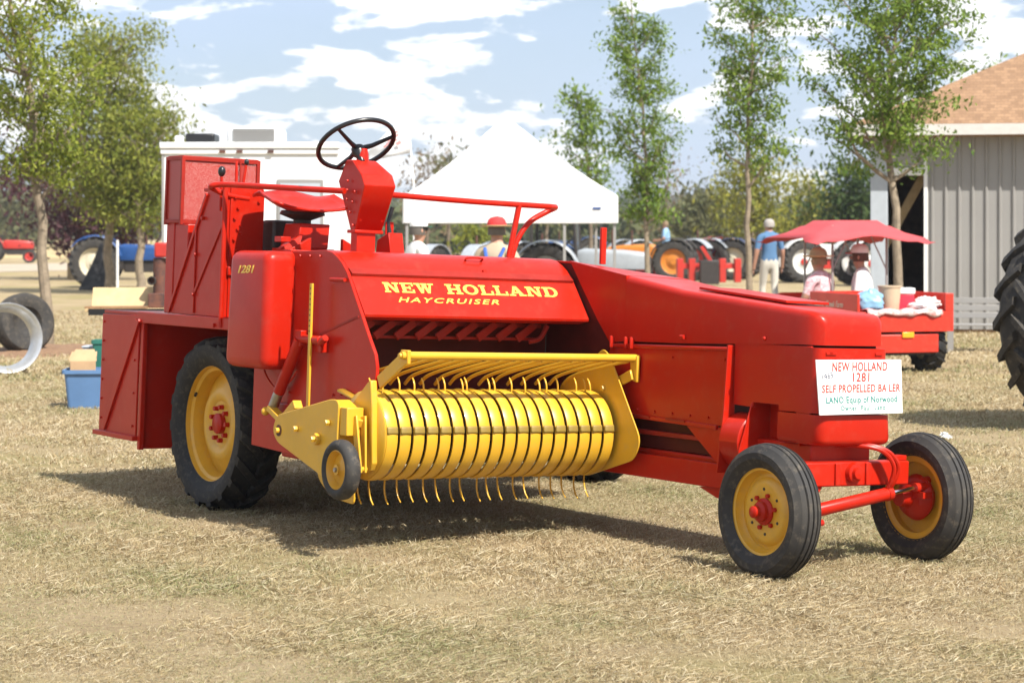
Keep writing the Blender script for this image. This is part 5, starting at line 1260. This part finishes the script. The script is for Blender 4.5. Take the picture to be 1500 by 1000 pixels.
FL = empty('flag', (px(606, 33), 33, 0), 0, 'white flag with faint red mark on a thin pole beside the tent', 'flag')
b = MB(); b.tube([(0.02, 0, 0), (0, 0, 2.3), (-0.10, 0, 3.45)], [0.02, 0.018, 0.012], 8); b.build('pole', M['white'], FL)
b = MB(); n = 14; vs = []
for i in range(n + 1):
    t = i / n
    for j in range(7):
        s = j / 6; x = -0.09 + 0.05 * s - 0.62 * t; z = 3.36 - 0.60 * s - t * (0.62 - 0.50 * s) ; y = 0.05 * math.sin(t * 7 + s * 2) * t
        vs.append((x, y, z))
b.add(vs, [(i * 7 + j, i * 7 + j + 1, (i + 1) * 7 + j + 1, (i + 1) * 7 + j) for i in range(n) for j in range(6)])
fc = b.build('cloth', M['tent'], FL, solid=0.003, fix=False)
b = MB()
for (x, z, l, w_) in ((-0.30, 2.98, .16, .035), (-0.34, 2.90, .20, .03), (-0.27, 3.05, .08, .03), (-0.22, 2.90, .07, .05)):
    b.bar((x - l / 2, -0.06, z - l * .28), (x + l / 2, -0.06, z + l * .28), 0.004, w_)
b.build('emblem', mat('faded_red_print', (0.62, 0.25, 0.24), 0.7), fc)

# ------------------------------------------------------------------ things on the grass at the left
b = MB(); n = 34; vs = [(0, 0, 0.07)]; r_ = random.Random(4)
for ring in (0.5, 1.0):
    for k in range(n):
        a = 2 * math.pi * k / n; rr_ = ring * (1 + r_.uniform(-.12, .12)); vs.append((1.15 * rr_ * math.cos(a), 1.6 * rr_ * math.sin(a), (0.055 if ring < 1 else -0.01) + r_.uniform(-.01, .015)))
fs = [(0, 1 + k, 1 + (k + 1) % n) for k in range(n)] + [(1 + k, 1 + n + k, 1 + n + (k + 1) % n, 1 + (k + 1) % n) for k in range(n)]
b.add(vs, fs); o = b.build('mulch_bed', mat('wood_chip_mulch', (0.30, 0.18, 0.10), 0.95, noise=0.6, nscale=14, col2=(0.16, 0.09, 0.05), bump=0.8, bscale=40), None)
o.location = (px(75, 30), 30.3, 0); tag(o, kind='structure')
TY = empty('loose_tyre', (px(38, 29.8), 29.8, 0.0), R(38), 'worn black ribbed tyre leaning upright against the pale tree trunk', 'tyre')
TY.rotation_euler = (R(-9), 0, R(38)); TY.location.z = 0.0
b = MB(); Rt, Rr, w = 0.40, 0.19, 0.29; s = w / 2
pr = [(Rr, -s * .55), (Rr * 1.1, -s * .8), (Rt * .72, -s), (Rt * .9, -s * .95), (Rt * .97, -s * .78), (Rt, -s * .45), (Rt - .012, -s * .42), (Rt - .012, -s * .36), (Rt, -s * .33), (Rt, -s * .05), (Rt - .012, -s * .02)]
b.lathe(pr + [(r, -h) for r, h in reversed(pr)] + [(Rr * 1.2, s * .3), (Rr * 1.2, -s * .3)], (0, 0, Rt), (0, 1, 0), 44, closed=True); b.build('tyre', M['rubber_g'], TY, smooth=35)
b = MB(); b.lathe([(Rr * 1.02, -s * .5), (Rr * .8, -s * .3), (Rr * .45, -s * .1), (Rr * .2, -s * .1), (0, -s * .1)], (0, 0, Rt), (0, 1, 0), 24); b.build('rim', M['rubber_g'], TY)
RG = empty('wheel_rim', (px(8, 25.6), 25.6, 0), R(28), 'bare silver tractor wheel rim standing on edge in the grass', 'rim')
RG.rotation_euler = (R(-6), 0, R(28))
b = MB(); q = 0.395; b.lathe([(q * 1.02, -.14), (q, -.155), (q * .93, -.14), (q * .88, -.10), (q * .80, -.06), (q * .78, 0), (q * .80, .06), (q * .88, .10), (q * .93, .14), (q * 1.02, .15), (q * .95, .125), (q * .91, .10), (q * .83, .055), (q * .81, 0), (q * .83, -.055), (q * .91, -.10), (q * .95, -.125)], (0, 0, q), (0, 1, 0), 56, closed=True); b.build('rim_band', M['silver'], RG, smooth=40)
TB = empty('storage_tub', (px(142, 20.6), 20.75, 0), R(4), 'blue plastic storage tub full of cardboard boxes behind the rear panel', 'tub')
secs = []
for z, g in ((0.0, 0.0), (0.32, 0.03)): secs.append([(p[0], p[1], z) for p in rounded([(-0.27 - g, -.2 - g), (.27 + g, -.2 - g), (.27 + g, .2 + g), (-.27 - g, .2 + g)], 0.04, 3)])
for z, g in ((0.322, 0.05), (0.355, 0.05), (0.356, 0.03), (0.05, 0.0)): secs.append([(p[0], p[1], z) for p in rounded([(-0.27 - g, -.2 - g), (.27 + g, -.2 - g), (.27 + g, .2 + g), (-.27 - g, .2 + g)], 0.04, 3)])
b = MB(); b.loft(secs, cap=True); b.build('tub', M['tub'], TB)
CB = empty('cardboard_box', (px(122, 20.75), 20.75, 0.10), R(12), 'brown cardboard box with bent flaps sticking out of the blue tub', 'box')
b = MB(); b.box(-.12, .11, -.1, .1, 0, 0.33); b.build('carton', M['card'], CB, bevel=0.004)
b = MB(); b.prism([(-.13, -.1, .33), (.12, -.1, .33), (.10, -.02, .43), (-.07, -.02, .43)], (0, 0.008, 0.004)); b.build('flap', M['card'], CB)
b = MB(); b.prism([(-.13, .10, .332), (.12, .10, .332), (.13, .16, .40), (-.1, .16, .40)], (0, 0.008, 0.004)); b.build('flap', M['card'], CB)
GB = MB(); GB.loft([[(p[0], p[1], z) for p in rounded([(-.11 * k, -.1 * k), (.11 * k, -.1 * k), (.11 * k, .1 * k), (-.11 * k, .1 * k)], .03, 3)] for z, k in ((0, .8), (.46, 1.0), (.465, 1.1), (.50, 1.1), (.50, .95), (.1, .75))])
o = GB.build('waste_bin', M['green_pl'], None); o.location = (px(149, 21), 21.2, 0.10); tag(o, 'dark green plastic bin standing among boxes in the blue tub', 'bin')
b = MB(); b.box(-.16, .16, -.12, .12, 0, .02); b.box(-.15, .15, -.11, .11, -.05, 0); o = b.build('tub_lid', M['siding_w'], None, bevel=0.01); o.location = (px(138, 21), 21.32, 0.52); tag(o, 'pale grey plastic lid lying on top of the tub contents', 'lid')

TBL = empty('flea_market_table', (px(195, 25), 25, 0), R(3), 'low trestle table with dark edge carrying plywood and rusty engine', 'table')
b = MB(); b.box(-0.48, 0.75, -0.38, 0.38, 0.735, 0.772); b.build('table_top', M['wood'], TBL, bevel=0.004)
b = MB(); b.box(-0.44, 0.75, -0.40, -0.385, 0.70, 0.772); b.build('edge_strip', M['black'], TBL)
for (x, y) in ((-.1, -.3), (.65, -.3), (-.1, .3), (.65, .3)):
    b = MB(); b.box(x - .025, x + .025, y - .025, y + .025, 0, .735); b.build('leg', M['timber'], TBL)
PLY = MB(); PLY.box(-.34, .34, -.02, 0.0, 0, 0.245); o = PLY.build('plywood_sheet', M['wood'], None, bevel=0.002); o.location = (px(181, 25), 24.95, 0.772); o.rotation_euler = (R(-30), 0, R(3)); tag(o, 'pale plywood sheet leaning back on the trestle table', 'board')
PLY = MB(); PLY.box(-.37, .30, -.25, 0.1, 0, 0.02); o = PLY.build('plywood_sheet', M['timber'], None, bevel=0.002); o.location = (px(181, 25), 24.9, 0.773); tag(o, 'flat brown board lying on the trestle table under the plywood', 'board')
EN = empty('stationary_engine', (px(237, 25), 25, 0.772), 0, 'rusty stationary engine with red tank on the trestle table', 'engine')
b = MB(); b.box(-.13, .2, -.15, .15, 0, .16); b.build('base', M['rust'], EN, bevel=0.01)
b = MB(); b.tube([(-.02, 0, .16), (-.02, 0, .55)], .075, 14); b.tube([(-.09, -.1, .30), (-.09, -.02, .30)], .045, 12)
b.build('cylinder', M['rust'], EN); b = MB(); b.tube([(-.05, -.12, .12), (.0, -.1, .06), (.05, -.1, .12)], .018, 8); b.build('drain_pipe', M['steel'], EN)
b = MB(); b.lathe([(.0, -.03), (.045, -.03), (.05, -.1), (.036, -.101), (.03, -.04)], (-.09, -.05, .30), (0, 1, 0), 14); b.build('exhaust_port', M['dark'], EN)
b = MB(); b.box(-.07, .1, -.1, .1, .555, .72); b.build('tank', M['red_t'], EN, bevel=0.02)
TP = MB(); TP.prism([(-0.40, 0, 0), (0.36, 0, 0), (0.36, 0.2, 1.25), (0.16, 0.2, 1.28), (-0.05, .12, .72)], (0, 0.03, 0.0)); o = TP.build('black_tarp', M['cloth_y'], None, bevel=0.01); o.location = (px(136, 61), 61, 0); tag(o, 'black cloth hanging over the blue tractor wheel beside a trunk', 'tarp')
WP = MB(); WP.tube([(0, 0, 0), (0, 0, 1.38)], .03, 10); o = WP.build('marker_post', M['white'], None); o.location = (px(172, 56), 56, 0); tag(o, 'slim white post beside the trunk in front of the blue tractor', 'post')
b = MB(); b.box(-.1, .1, -.08, .08, 0, .25); o = b.build('flower_pot', mat('yellow_plastic', (.75, .55, .04), .5), None, bevel=.03); o.location = (px(111, 75), 75, 0.55); tag(o, 'small yellow container left of the tractor wheel', 'container')
b = MB(); b.box(-.25, .25, -.2, .2, 0, .55); o = b.build('wooden_crate', M['wood'], None, bevel=.01); o.location = (px(111, 75), 75, 0); tag(o, 'wooden crate under the small yellow container', 'crate')

# ------------------------------------------------------------------ people
SKIN = mat('skin', (0.46, 0.24, 0.16), 0.55, noise=0.1)
def person(label, loc, yaw, J, mats, hat=None, scale=1.0, hair=(0.5, 0.48, 0.45), long_sleeve=False, extras=None, rolled=0.55):
    """J overrides joints of a standing figure facing +Y; mats: shirt, trousers, shoes"""
    D = dict(pelvis=(0, 0, .93), waist=(0, .01, 1.08), chest=(0, .015, 1.28), base=(0, -.005, 1.44), neck=(0, .01, 1.51), jaw=(0, .035, 1.575), head=(0, .02, 1.655), crown=(0, .005, 1.715),
             sl=(-.185, 0, 1.405), el=(-.25, -.02, 1.13), wl=(-.27, .06, .89), hl=(-.27, .085, .82), sr=(.185, 0, 1.405), er=(.25, -.02, 1.13), wr=(.27, .06, .89), hr=(.27, .085, .82),
             pl=(-.095, 0, .88), kl=(-.105, .02, .49), al=(-.11, -.02, .085), tl=(-.125, .13, .04), pr=(.095, 0, .88), kr=(.105, .02, .49), ar=(.11, -.02, .085), tr=(.125, .13, .04))
    D.update(J)
    rad = dict(pelvis=.145, waist=.14, chest=.155, base=.085, neck=.056, jaw=.072, head=.097, crown=.075, sl=.075, el=.047, wl=.032, hl=.036, sr=.075, er=.047, wr=.032, hr=.036, pl=.10, kl=.066, al=.046, tl=.042, pr=.10, kr=.066, ar=.046, tr=.042)
    E_ = [('pelvis', 'waist', 'shirt'), ('waist', 'chest', 'shirt'), ('chest', 'base', 'shirt'), ('base', 'neck', 'skin'), ('neck', 'jaw', 'skin'), ('jaw', 'head', 'skin'), ('head', 'crown', 'skin'),
          ('base', 'sl', 'shirt'), ('sl', 'el', 'sleeve'), ('el', 'wl', 'fore'), ('wl', 'hl', 'skin'), ('base', 'sr', 'shirt'), ('sr', 'er', 'sleeve'), ('er', 'wr', 'fore'), ('wr', 'hr', 'skin'),
          ('pelvis', 'pl', 'pants'), ('pl', 'kl', 'pants'), ('kl', 'al', 'pants'), ('al', 'tl', 'shoe'), ('pelvis', 'pr', 'pants'), ('pr', 'kr', 'pants'), ('kr', 'ar', 'pants'), ('ar', 'tr', 'shoe')]
    names = list(D); idx = {n: i for i, n in enumerate(names)}
    me = bpy.data.meshes.new('tmp'); me.from_pydata([D[n] for n in names], [(idx[a], idx[c]) for a, c, _ in E_], [])
    ob = bpy.data.objects.new('tmp', me); COL.objects.link(ob)
    ob.modifiers.new('skin', 'SKIN'); sd = ob.modifiers.new('sub', 'SUBSURF'); sd.levels = 2; sd.render_levels = 2
    for n in names:
        v = me.skin_vertices[0].data[idx[n]]; v.radius = (rad[n], rad[n]); v.use_root = (n == 'pelvis')
    bpy.context.view_layer.update()
    bm_ = bpy.data.meshes.new_from_object(ob.evaluated_get(bpy.context.evaluated_depsgraph_get()))
    bpy.data.objects.remove(ob)
    B2 = MB(); B2.v = [tuple(v.co) for v in bm_.vertices]; B2.f = [tuple(p.vertices) for p in bm_.polygons]; mi = []
    for p in bm_.polygons:
        c = p.center; best = 1e9; tg = 'shirt'
        for a, d_, k in E_:
            A_, D_ = Vector(D[a]), Vector(D[d_]); t = max(0, min(1, (c - A_).dot(D_ - A_) / max(1e-6, (D_ - A_).length_squared)))
            ds = (c - A_.lerp(D_, t)).length - (rad[a] * (1 - t) + rad[d_] * t) * 0.85
            if ds < best:
                best = ds
                tg = k if k not in ('sleeve', 'fore') else (('shirt' if (long_sleeve or t < rolled + .2) else 'skin') if k == 'sleeve' else ('shirt' if long_sleeve else 'skin'))
                if a == 'pelvis' and d_ == 'waist' and t < 0.35: tg = 'pants'
                if a == 'base' and d_ == 'neck' and t < 0.25: tg = 'shirt'
        mi.append({'skin': 0, 'shirt': 1, 'pants': 2, 'shoe': 3}[tg])
    B2.m = mi
    # ears, nose, fingers belong to the body mesh
    hd = Vector(D['head']); fw = (Vector(D['jaw']) - Vector(D['neck'])); fw.z = 0; fw = fw.normalized() if fw.length > .005 else Vector((0, 1, 0)); sd_ = Vector((fw.y, -fw.x, 0))
    B2.ball(hd + fw * .10 + Vector((0, 0, -.015)), .018, 6); B2.ball(hd + sd_ * .092 + Vector((0, 0, -.01)), .026, 6, sc=(.5, .7, 1)); B2.ball(hd - sd_ * .092 + Vector((0, 0, -.01)), .026, 6, sc=(.5, .7, 1))
    for s_ in 'lr':
        h = Vector(D['h' + s_]); dr_ = (h - Vector(D['w' + s_])).normalized(); sd2 = dr_.cross(Vector((1, 0, 0)));
        if sd2.length < .1: sd2 = Vector((0, 1, 0))
        sd2.normalize(); bend = Vector((-1 if D['h' + s_][0] > 0 else 1, 0, 0))
        for k, L_ in enumerate((.062, .075, .08, .07)):
            o_ = h + sd2 * (-.024 + .016 * k) + dr_ * .012; B2.tube([o_, o_ + dr_ * L_ * .55, o_ + dr_ * L_ * .9 + bend * .018], [.0095, .009, .007], 6)
        o_ = h - sd2 * .022; B2.tube([o_, o_ - sd2 * .022 + dr_ * .02, o_ - sd2 * .026 + dr_ * .045 + bend * .01], [.011, .010, .008], 6)
    root = empty('person', loc, yaw, label, 'person'); root.scale = (scale,) * 3
    B2.build('body', [SKIN, mats[0], mats[1], mats[2]], root, smooth=180, fix=False)
    hm_ = mat('hair_%.2f' % hair[0], hair, 0.8, noise=.2)
    b = MB(); secs = []
    for k in range(7):
        t = k / 6; z = -.06 + .15 * t; r = .103 * math.sqrt(max(.02, 1 - (max(0, z) / .098) ** 2)); sec = []
        for j in range(18):
            a = 2 * math.pi * j / 18; q = r * (1.04 if math.sin(a) < .3 else (.90 if t < .55 else 1.02))
            p = hd + sd_ * (q * math.cos(a) * .95) + fw * (q * math.sin(a) - .006) + Vector((0, 0, z)); sec.append(p)
        secs.append(sec)
    b.loft(secs); b.build('hair', hm_, root, smooth=60)
    if hat:
        kind, hmats = hat; up = Vector((0, 0, 1)); c = hd + Vector((0, 0, .045))
        b = MB(); b.lathe([(.112, 0), (.112, .03), (.10, .07), (.07, .10), (0, .115)], c, up, 20); ho = b.build('hat', hmats[0], root)
        if kind == 'cap':
            b = MB(); pts = [c + fw * .09 + sd_ * (.085 * math.cos(R(a))) + fw * (.085 * math.sin(R(a))) for a in range(0, 181, 20)]; b.prism([tuple(p) for p in pts], (0, 0, -.010)); b.build('brim', hmats[1], ho)
        else:
            b = MB(); b.lathe([(.11, .012), (.17, .0), (.205, .012), (.205, .005), (.17, -.008), (.11, .0)], c, up, 28); b.build('brim', hmats[-1], ho)
    if extras: extras(root, D)
    return root
c_white = mat('white_tee', (0.80, 0.80, 0.78), 0.85, noise=.06); c_blue = mat('blue_tee', (0.10, 0.21, 0.38), 0.85, noise=.1); c_khaki = mat('cream_trousers', (0.70, 0.66, 0.58), 0.85, noise=.1)
c_tan = mat('tan_shirt', (0.50, 0.40, 0.28), 0.85, noise=.15); c_den = mat('denim_overalls', (0.05, 0.13, 0.45), 0.85, noise=.15); c_jean = mat('dark_jeans', (0.05, 0.07, 0.12), 0.85, noise=.2); c_shoe = mat('brown_shoes', (0.06, 0.04, 0.03), 0.6)
c_red = mat('red_cap', (0.55, 0.03, 0.03), 0.8); c_straw = mat('straw_hat', (0.55, 0.40, 0.22), 0.85, noise=.2); c_pink = mat('pink_print_blouse', (0.60, 0.25, 0.28), 0.85, noise=.8, nscale=22, col2=(0.78, 0.70, 0.70)); c_lil = mat('pale_lilac_shirt', (0.62, 0.55, 0.62), .85, noise=.1); c_lb = mat('light_blue_shirt', (.25, .42, .60), .85)
def shades(root, D):
    h = Vector(D['head']); b = MB()
    for s_ in (-1, 1): b.ball(h + Vector((s_ * .036, .094, .012)), .026, 8, sc=(1, .4, .8))
    b.tube([h + Vector((-.095, .02, .015)), h + Vector((-.06, .085, .015)), h + Vector((.06, .085, .015)), h + Vector((.095, .02, .015))], .005, 6); b.build('sunglasses', M['black'], root)
person('man in white tee shirt and white cap standing in front of the tent', (px(611, 27), 27, 0), R(-62), dict(jaw=(0, .045, 1.565)), (c_white, c_jean, c_shoe), ('cap', (c_white, M['green_pl'])), 0.985, hair=(.10, .085, .07), extras=shades)
def susp(root, D):
    b = MB()
    for s_ in (-1, 1): b.tube([(s_ * .115, -.085, 1.45), (s_ * .075, -.165, 1.33), (s_ * .02, -.165, 1.18), (s_ * .0, -.16, 1.12)], [.02, .022, .022, .022], 6)
    b.tube([(0, -.16, 1.13), (0, -.15, 1.02)], .035, 6); b.build('suspenders', c_den, root)
person('man in red hat, tan shirt and blue suspenders seen from behind', (px(727, 25.5), 25.5, 0), R(-14), dict(el=(-.30, .02, 1.13), er=(.30, .04, 1.14)), (c_tan, c_den, c_shoe), ('brim', (c_red, c_straw)), 0.985, extras=susp, hair=(.14, .12, .10))
person('grey-haired man in blue tee shirt and cream trousers walking away', (px(1127, 44), 44, 0), R(12), dict(kl=(-.10, .10, .50), al=(-.10, .10, .085), tl=(-.11, .25, .05), ar=(.10, -.14, .10), tr=(.11, .0, .045), wl=(-.29, .02, .87), hl=(-.295, .04, .80)), (c_blue, c_khaki, c_shoe), None, 1.06, hair=(.40, .37, .34), rolled=.6)
seat = dict(pelvis=(0, 0, .60), waist=(0, .0, .76), chest=(0, .02, .96), base=(0, .01, 1.12), neck=(0, .03, 1.19), jaw=(0, .06, 1.25), head=(0, .045, 1.33), crown=(0, .03, 1.39), sl=(-.185, .01, 1.085), el=(-.26, .06, .84), wl=(-.18, .28, .80), hl=(-.15, .34, .80), sr=(.185, .01, 1.085), er=(.26, .06, .84), wr=(.18, .28, .80), hr=(.15, .34, .80),
            pl=(-.10, .06, .58), kl=(-.13, .46, .60), al=(-.13, .48, .20), tl=(-.14, .62, .15), pr=(.10, .06, .58), kr=(.13, .46, .60), ar=(.13, .48, .20), tr=(.14, .62, .15))
s_ride = dict(seat); 
person('driver in light blue shirt sitting on the orange tractor', (px(976, 70.3), 70.3, 0.50), R(80), s_ride, (c_lb, c_jean, c_shoe), None, 1.0, hair=(.25, .17, .1))

# ------------------------------------------------------------------ red utility cart with canopy
CT = empty('utility_cart', (px(1258, 25.5), 25.5, 0), R(17.5), 'red utility cart with pink-red fabric canopy and loaded cargo bed', 'cart')
M['red_c'] = mat('cart_red_paint', (0.62, 0.03, 0.012), 0.4, noise=.15, nscale=4, dust=.15)
b = MB(); b.box(0.0, 1.20, 0.0, 0.03, 0.47, 0.70); b.box(1.10, 1.20, 0.0, 0.03, 0.70, 0.905); b.build('tailgate', M['red_c'], CT, bevel=0.006)
b = MB(); b.box(0.0, 0.03, 0.032, 1.30, 0.66, 0.905); sd1 = b.build('bed_side', M['red_c'], CT, bevel=0.006)
b = MB(); b.box(1.17, 1.20, 0.032, 1.30, 0.66, 0.905); b.build('bed_side', M['red_c'], CT, bevel=0.006)
b = MB(); b.box(0.032, 1.168, 0.032, 1.30, 0.67, 0.70); b.build('bed_floor', M['red_c'], CT)
b = MB(); b.box(0.032, 1.168, 1.27, 1.30, 0.70, 0.905); b.build('bed_front', M['red_c'], CT)
text_mesh('lettering', 'Beaver Creek Farm', 0.10, mat('cream_script', (.7, .62, .5), .6), sd1, (-0.003, 1.16, 0.74), (0, -1, 0), (0, 0, 1), shear=.3, wscale=.95)
b = MB(); b.box(0.22, 1.02, 0.02, 0.10, 0.23, 0.44); b.build('rear_bumper', M['red_c'], CT, bevel=0.01)
b = MB(); b.box(0.55, 0.70, 0.0, 0.019, 0.40, 0.47); b.build('reflector', mat('orange_reflector', (.85, .35, .02), .3), CT, bevel=.01)
b = MB(); b.box(0.1, 1.1, 0.12, 2.6, 0.30, 0.44); b.box(0.2, 1.0, 0.1, 0.9, 0.2, 0.3); b.build('chassis', M['dark'], CT)
for (x, y, s_) in ((0.14, 0.35, -1), (1.05, 0.35, 1), (0.14, 2.35, -1), (1.05, 2.35, 1)):
    wh = empty('wheel', (x, y, 0.28)); wh.parent = CT; wh.rotation_euler = (0, 0, R(90)); key = ('cart',)
    if key not in WC:
        b = MB(); big_tyre(b, 0.28, 0.15, 0.24, 14); WC[key] = b.build('tyre', M['rubber'], wh, smooth=35)
    else:
        o = WC[key].copy(); COL.objects.link(o); o.parent = wh
    b = MB(); b.lathe([(.155, -.09), (.14, -.06), (.06, -.03), (0, -.03)], (0, 0, 0), (0, 1, 0), 18); b.lathe([(.155, .09), (.14, .06), (.06, .03), (0, .03)], (0, 0, 0), (0, 1, 0), 18); b.build('rim', M['cream'], wh)
b = MB(); b.box(0.08, 1.12, 1.36, 1.85, 0.44, 0.56); b.box(0.08, 1.12, 1.34, 1.44, 0.56, 0.86); b.build('seat', M['red_old'], CT, bevel=.03)
b = MB(); secs = []
for (y, zt) in ((2.3, .62), (2.45, .86), (2.9, .80), (3.0, .60)): secs.append([(p[0], y, p[1]) for p in rounded([(0.1, .44), (0.1, zt), (1.1, zt), (1.1, .44)], [0, .06, .06, 0], 3)])
b.loft(secs); b.build('front_cowl', M['red_c'], CT)
for (x, y) in ((0.40, 1.52), (1.12, 1.52), (0.40, 2.30), (1.12, 2.30)):
    b = MB(); b.tube([(x, y, .85), (x, y, 1.69)], .015, 8); b.build('canopy_pole', M['siding'], CT)
    b = MB(); b.tube([(x, y, 1.15), (x + (.22 if x < .5 else -.22), y, 1.58)], .010, 6); b.build('canopy_strut', M['siding'], CT)
b = MB(); N_ = 14; vs = []
for i in range(N_ + 1):
    for j in range(N_ + 1):
        s_, t_ = i / N_ * 2 - 1, j / N_ * 2 - 1
        flare = max(0, (max(abs(s_), abs(t_)) - .62) / .38)
        x = 0.76 + s_ * (0.50 + .34 * flare ** 1.3 * (0.7 + .3 * abs(t_))); y = 1.92 + t_ * (.52 + .22 * flare)
        z = 1.745 - .22 * flare ** 0.95 - (.05 * flare if abs(abs(s_) - 1) < .2 and abs(abs(t_) - 1) < .2 else 0) + .035 * flare * math.cos(s_ * 5)
        vs.append((x, y, z))
b.add(vs, [(i * (N_ + 1) + j, (i + 1) * (N_ + 1) + j, (i + 1) * (N_ + 1) + j + 1, i * (N_ + 1) + j + 1) for i in range(N_) for j in range(N_)])
b.build('canopy', M['canopy'], CT, solid=.006, smooth=60, fix=False)
def on_cart(x, y, z):
    return CT.matrix_basis @ Vector((x, y, z))
bpy.context.view_layer.update()
person('passenger in straw hat and pink blouse sitting in the red cart', on_cart(0.30, 1.62, -.02), R(45), seat, (c_pink, c_lil, c_shoe), ('brim', (c_straw, c_straw)), 0.97, hair=(.3, .2, .12))
person('passenger in white cap with red brim turning round in the red cart', on_cart(0.86, 1.62, -.02), R(75), seat, (c_white, c_jean, c_shoe), ('cap', (c_white, c_red)), 1.0, hair=(.12, .06, .04))
# load in the cart
b = MB(); b.lathe([(0, 0), (.105, 0), (.13, .27), (.138, .272), (.138, .29), (.125, .29), (.10, .03), (0, .03)], (0, 0, 0), (0, 0, 1), 24); bk = b.build('bucket', mat('tan_plastic_bucket', (.52, .40, .27), .6, noise=.1), None); bk.location = on_cart(.56, .34, .70); tag(bk, 'tan plastic bucket standing in the cart bed', 'bucket')
def lump(name, label, cat, m, loc, sc, seed, n=26, amp=.18, knot=False):
    r = random.Random(seed); b = MB(); b.ball((0, 0, 0), 1.0, n)
    ph = [(Vector((r.gauss(0, 1), r.gauss(0, 1), r.gauss(0, 1))).normalized() * f_, r.uniform(0, 6), amp * a_) for f_, a_ in ((2, .8), (3, .7), (5, .45), (7, .35), (10, .28), (14, .2), (18, .14)) for _ in range(2)]; out = []
    for v in b.v:
        w_ = Vector(v); k = 1 + sum(a_ * (1 - 2 * abs(math.sin(w_.dot(d_) + p_))) * .5 for d_, p_, a_ in ph)
        z = max(v[2] * k, -.72)
        if knot and v[2] > .55: k *= 1 - .75 * (v[2] - .55) / .45; z += .5 * (v[2] - .55)
        out.append((v[0] * k * sc[0], v[1] * k * sc[1], z * sc[2]))
    b.v = out; o = b.build(name, m, None, smooth=50); o.location = loc + Vector((0, 0, .72 * sc[2])); tag(o, label, cat); return o
lump('plastic_bag', 'light blue tied plastic bag beside the bucket in the cart', 'bag', mat('blue_bag', (.22, .42, .58), .35, noise=.2), on_cart(.26, .24, .70), (.17, .14, .15), 3, knot=True)
lump('cloth_bundle', 'rumpled white cloth heaped at the corner of the cart bed', 'cloth', c_white, on_cart(.96, .24, .70), (.20, .15, .10), 8, amp=.26)
b = MB(); b.box(-.1, .1, -.12, .12, 0, .19, 0); b.box(-.11, .11, -.13, .13, .191, .26, 1); cl_ = b.build('cooler', [mat('red_cooler', (.55, .03, .06), .45), c_white], None, bevel=.012); cl_.location = on_cart(.80, .45, .70); tag(cl_, 'small red cooler with white lid in the cart bed', 'cooler')
b = MB(); vs = []; n = 26
for i in range(n + 1):
    x = .10 + .95 * i / n
    for j, (y, z) in enumerate(((.16, .715), (.05, .725), (-.012, .72), (-.022, .69), (-.020, .66))): vs.append((x, y + .006 * math.sin(i * 1.7 + j), z + .012 * math.sin(i * .9 + j * .7) - (.015 * math.sin(i * .6) if j == 4 else 0)))
b.add(vs, [(i * 5 + j, i * 5 + j + 1, (i + 1) * 5 + j + 1, (i + 1) * 5 + j) for i in range(n) for j in range(4)])
bl_ = b.build('blanket', mat('red_white_blanket', (.75, .70, .68), .9, noise=.9, nscale=16, col2=(.60, .12, .10)), None, solid=.012, fix=False); bl_.location = CT.location; bl_.rotation_euler = CT.rotation_euler; tag(bl_, 'red and white blanket folded over the cart tailgate', 'blanket')
lump('paper_scrap', 'crumpled clear plastic wrapper lying on the grass beyond the front wheel', 'litter', c_white, Vector((px(1385, 17.6), 17.6, 0)), (.07, .05, .03), 12, 16, .5)

# ------------------------------------------------------------------ summer haze over the whole place
b = MB(); b.box(-1400, 1400, -55, 2900, -1.5, 32)
hz_m = bpy.data.materials.new('haze_air'); hz_m.use_nodes = True
hn = hz_m.node_tree; hn.nodes.clear(); ho_ = hn.nodes.new('ShaderNodeOutputMaterial'); pv = hn.nodes.new('ShaderNodeVolumePrincipled')
pv.inputs['Color'].default_value = (0.86, 0.90, 0.95, 1); pv.inputs['Density'].default_value = 0.0004; pv.inputs['Anisotropy'].default_value = 0.2
hn.links.new(pv.outputs['Volume'], ho_.inputs['Volume'])
o = b.build('haze', hz_m, None, smooth=0); tag(o, kind='stuff'); o['label'] = 'thin pale summer haze lying over the show ground'
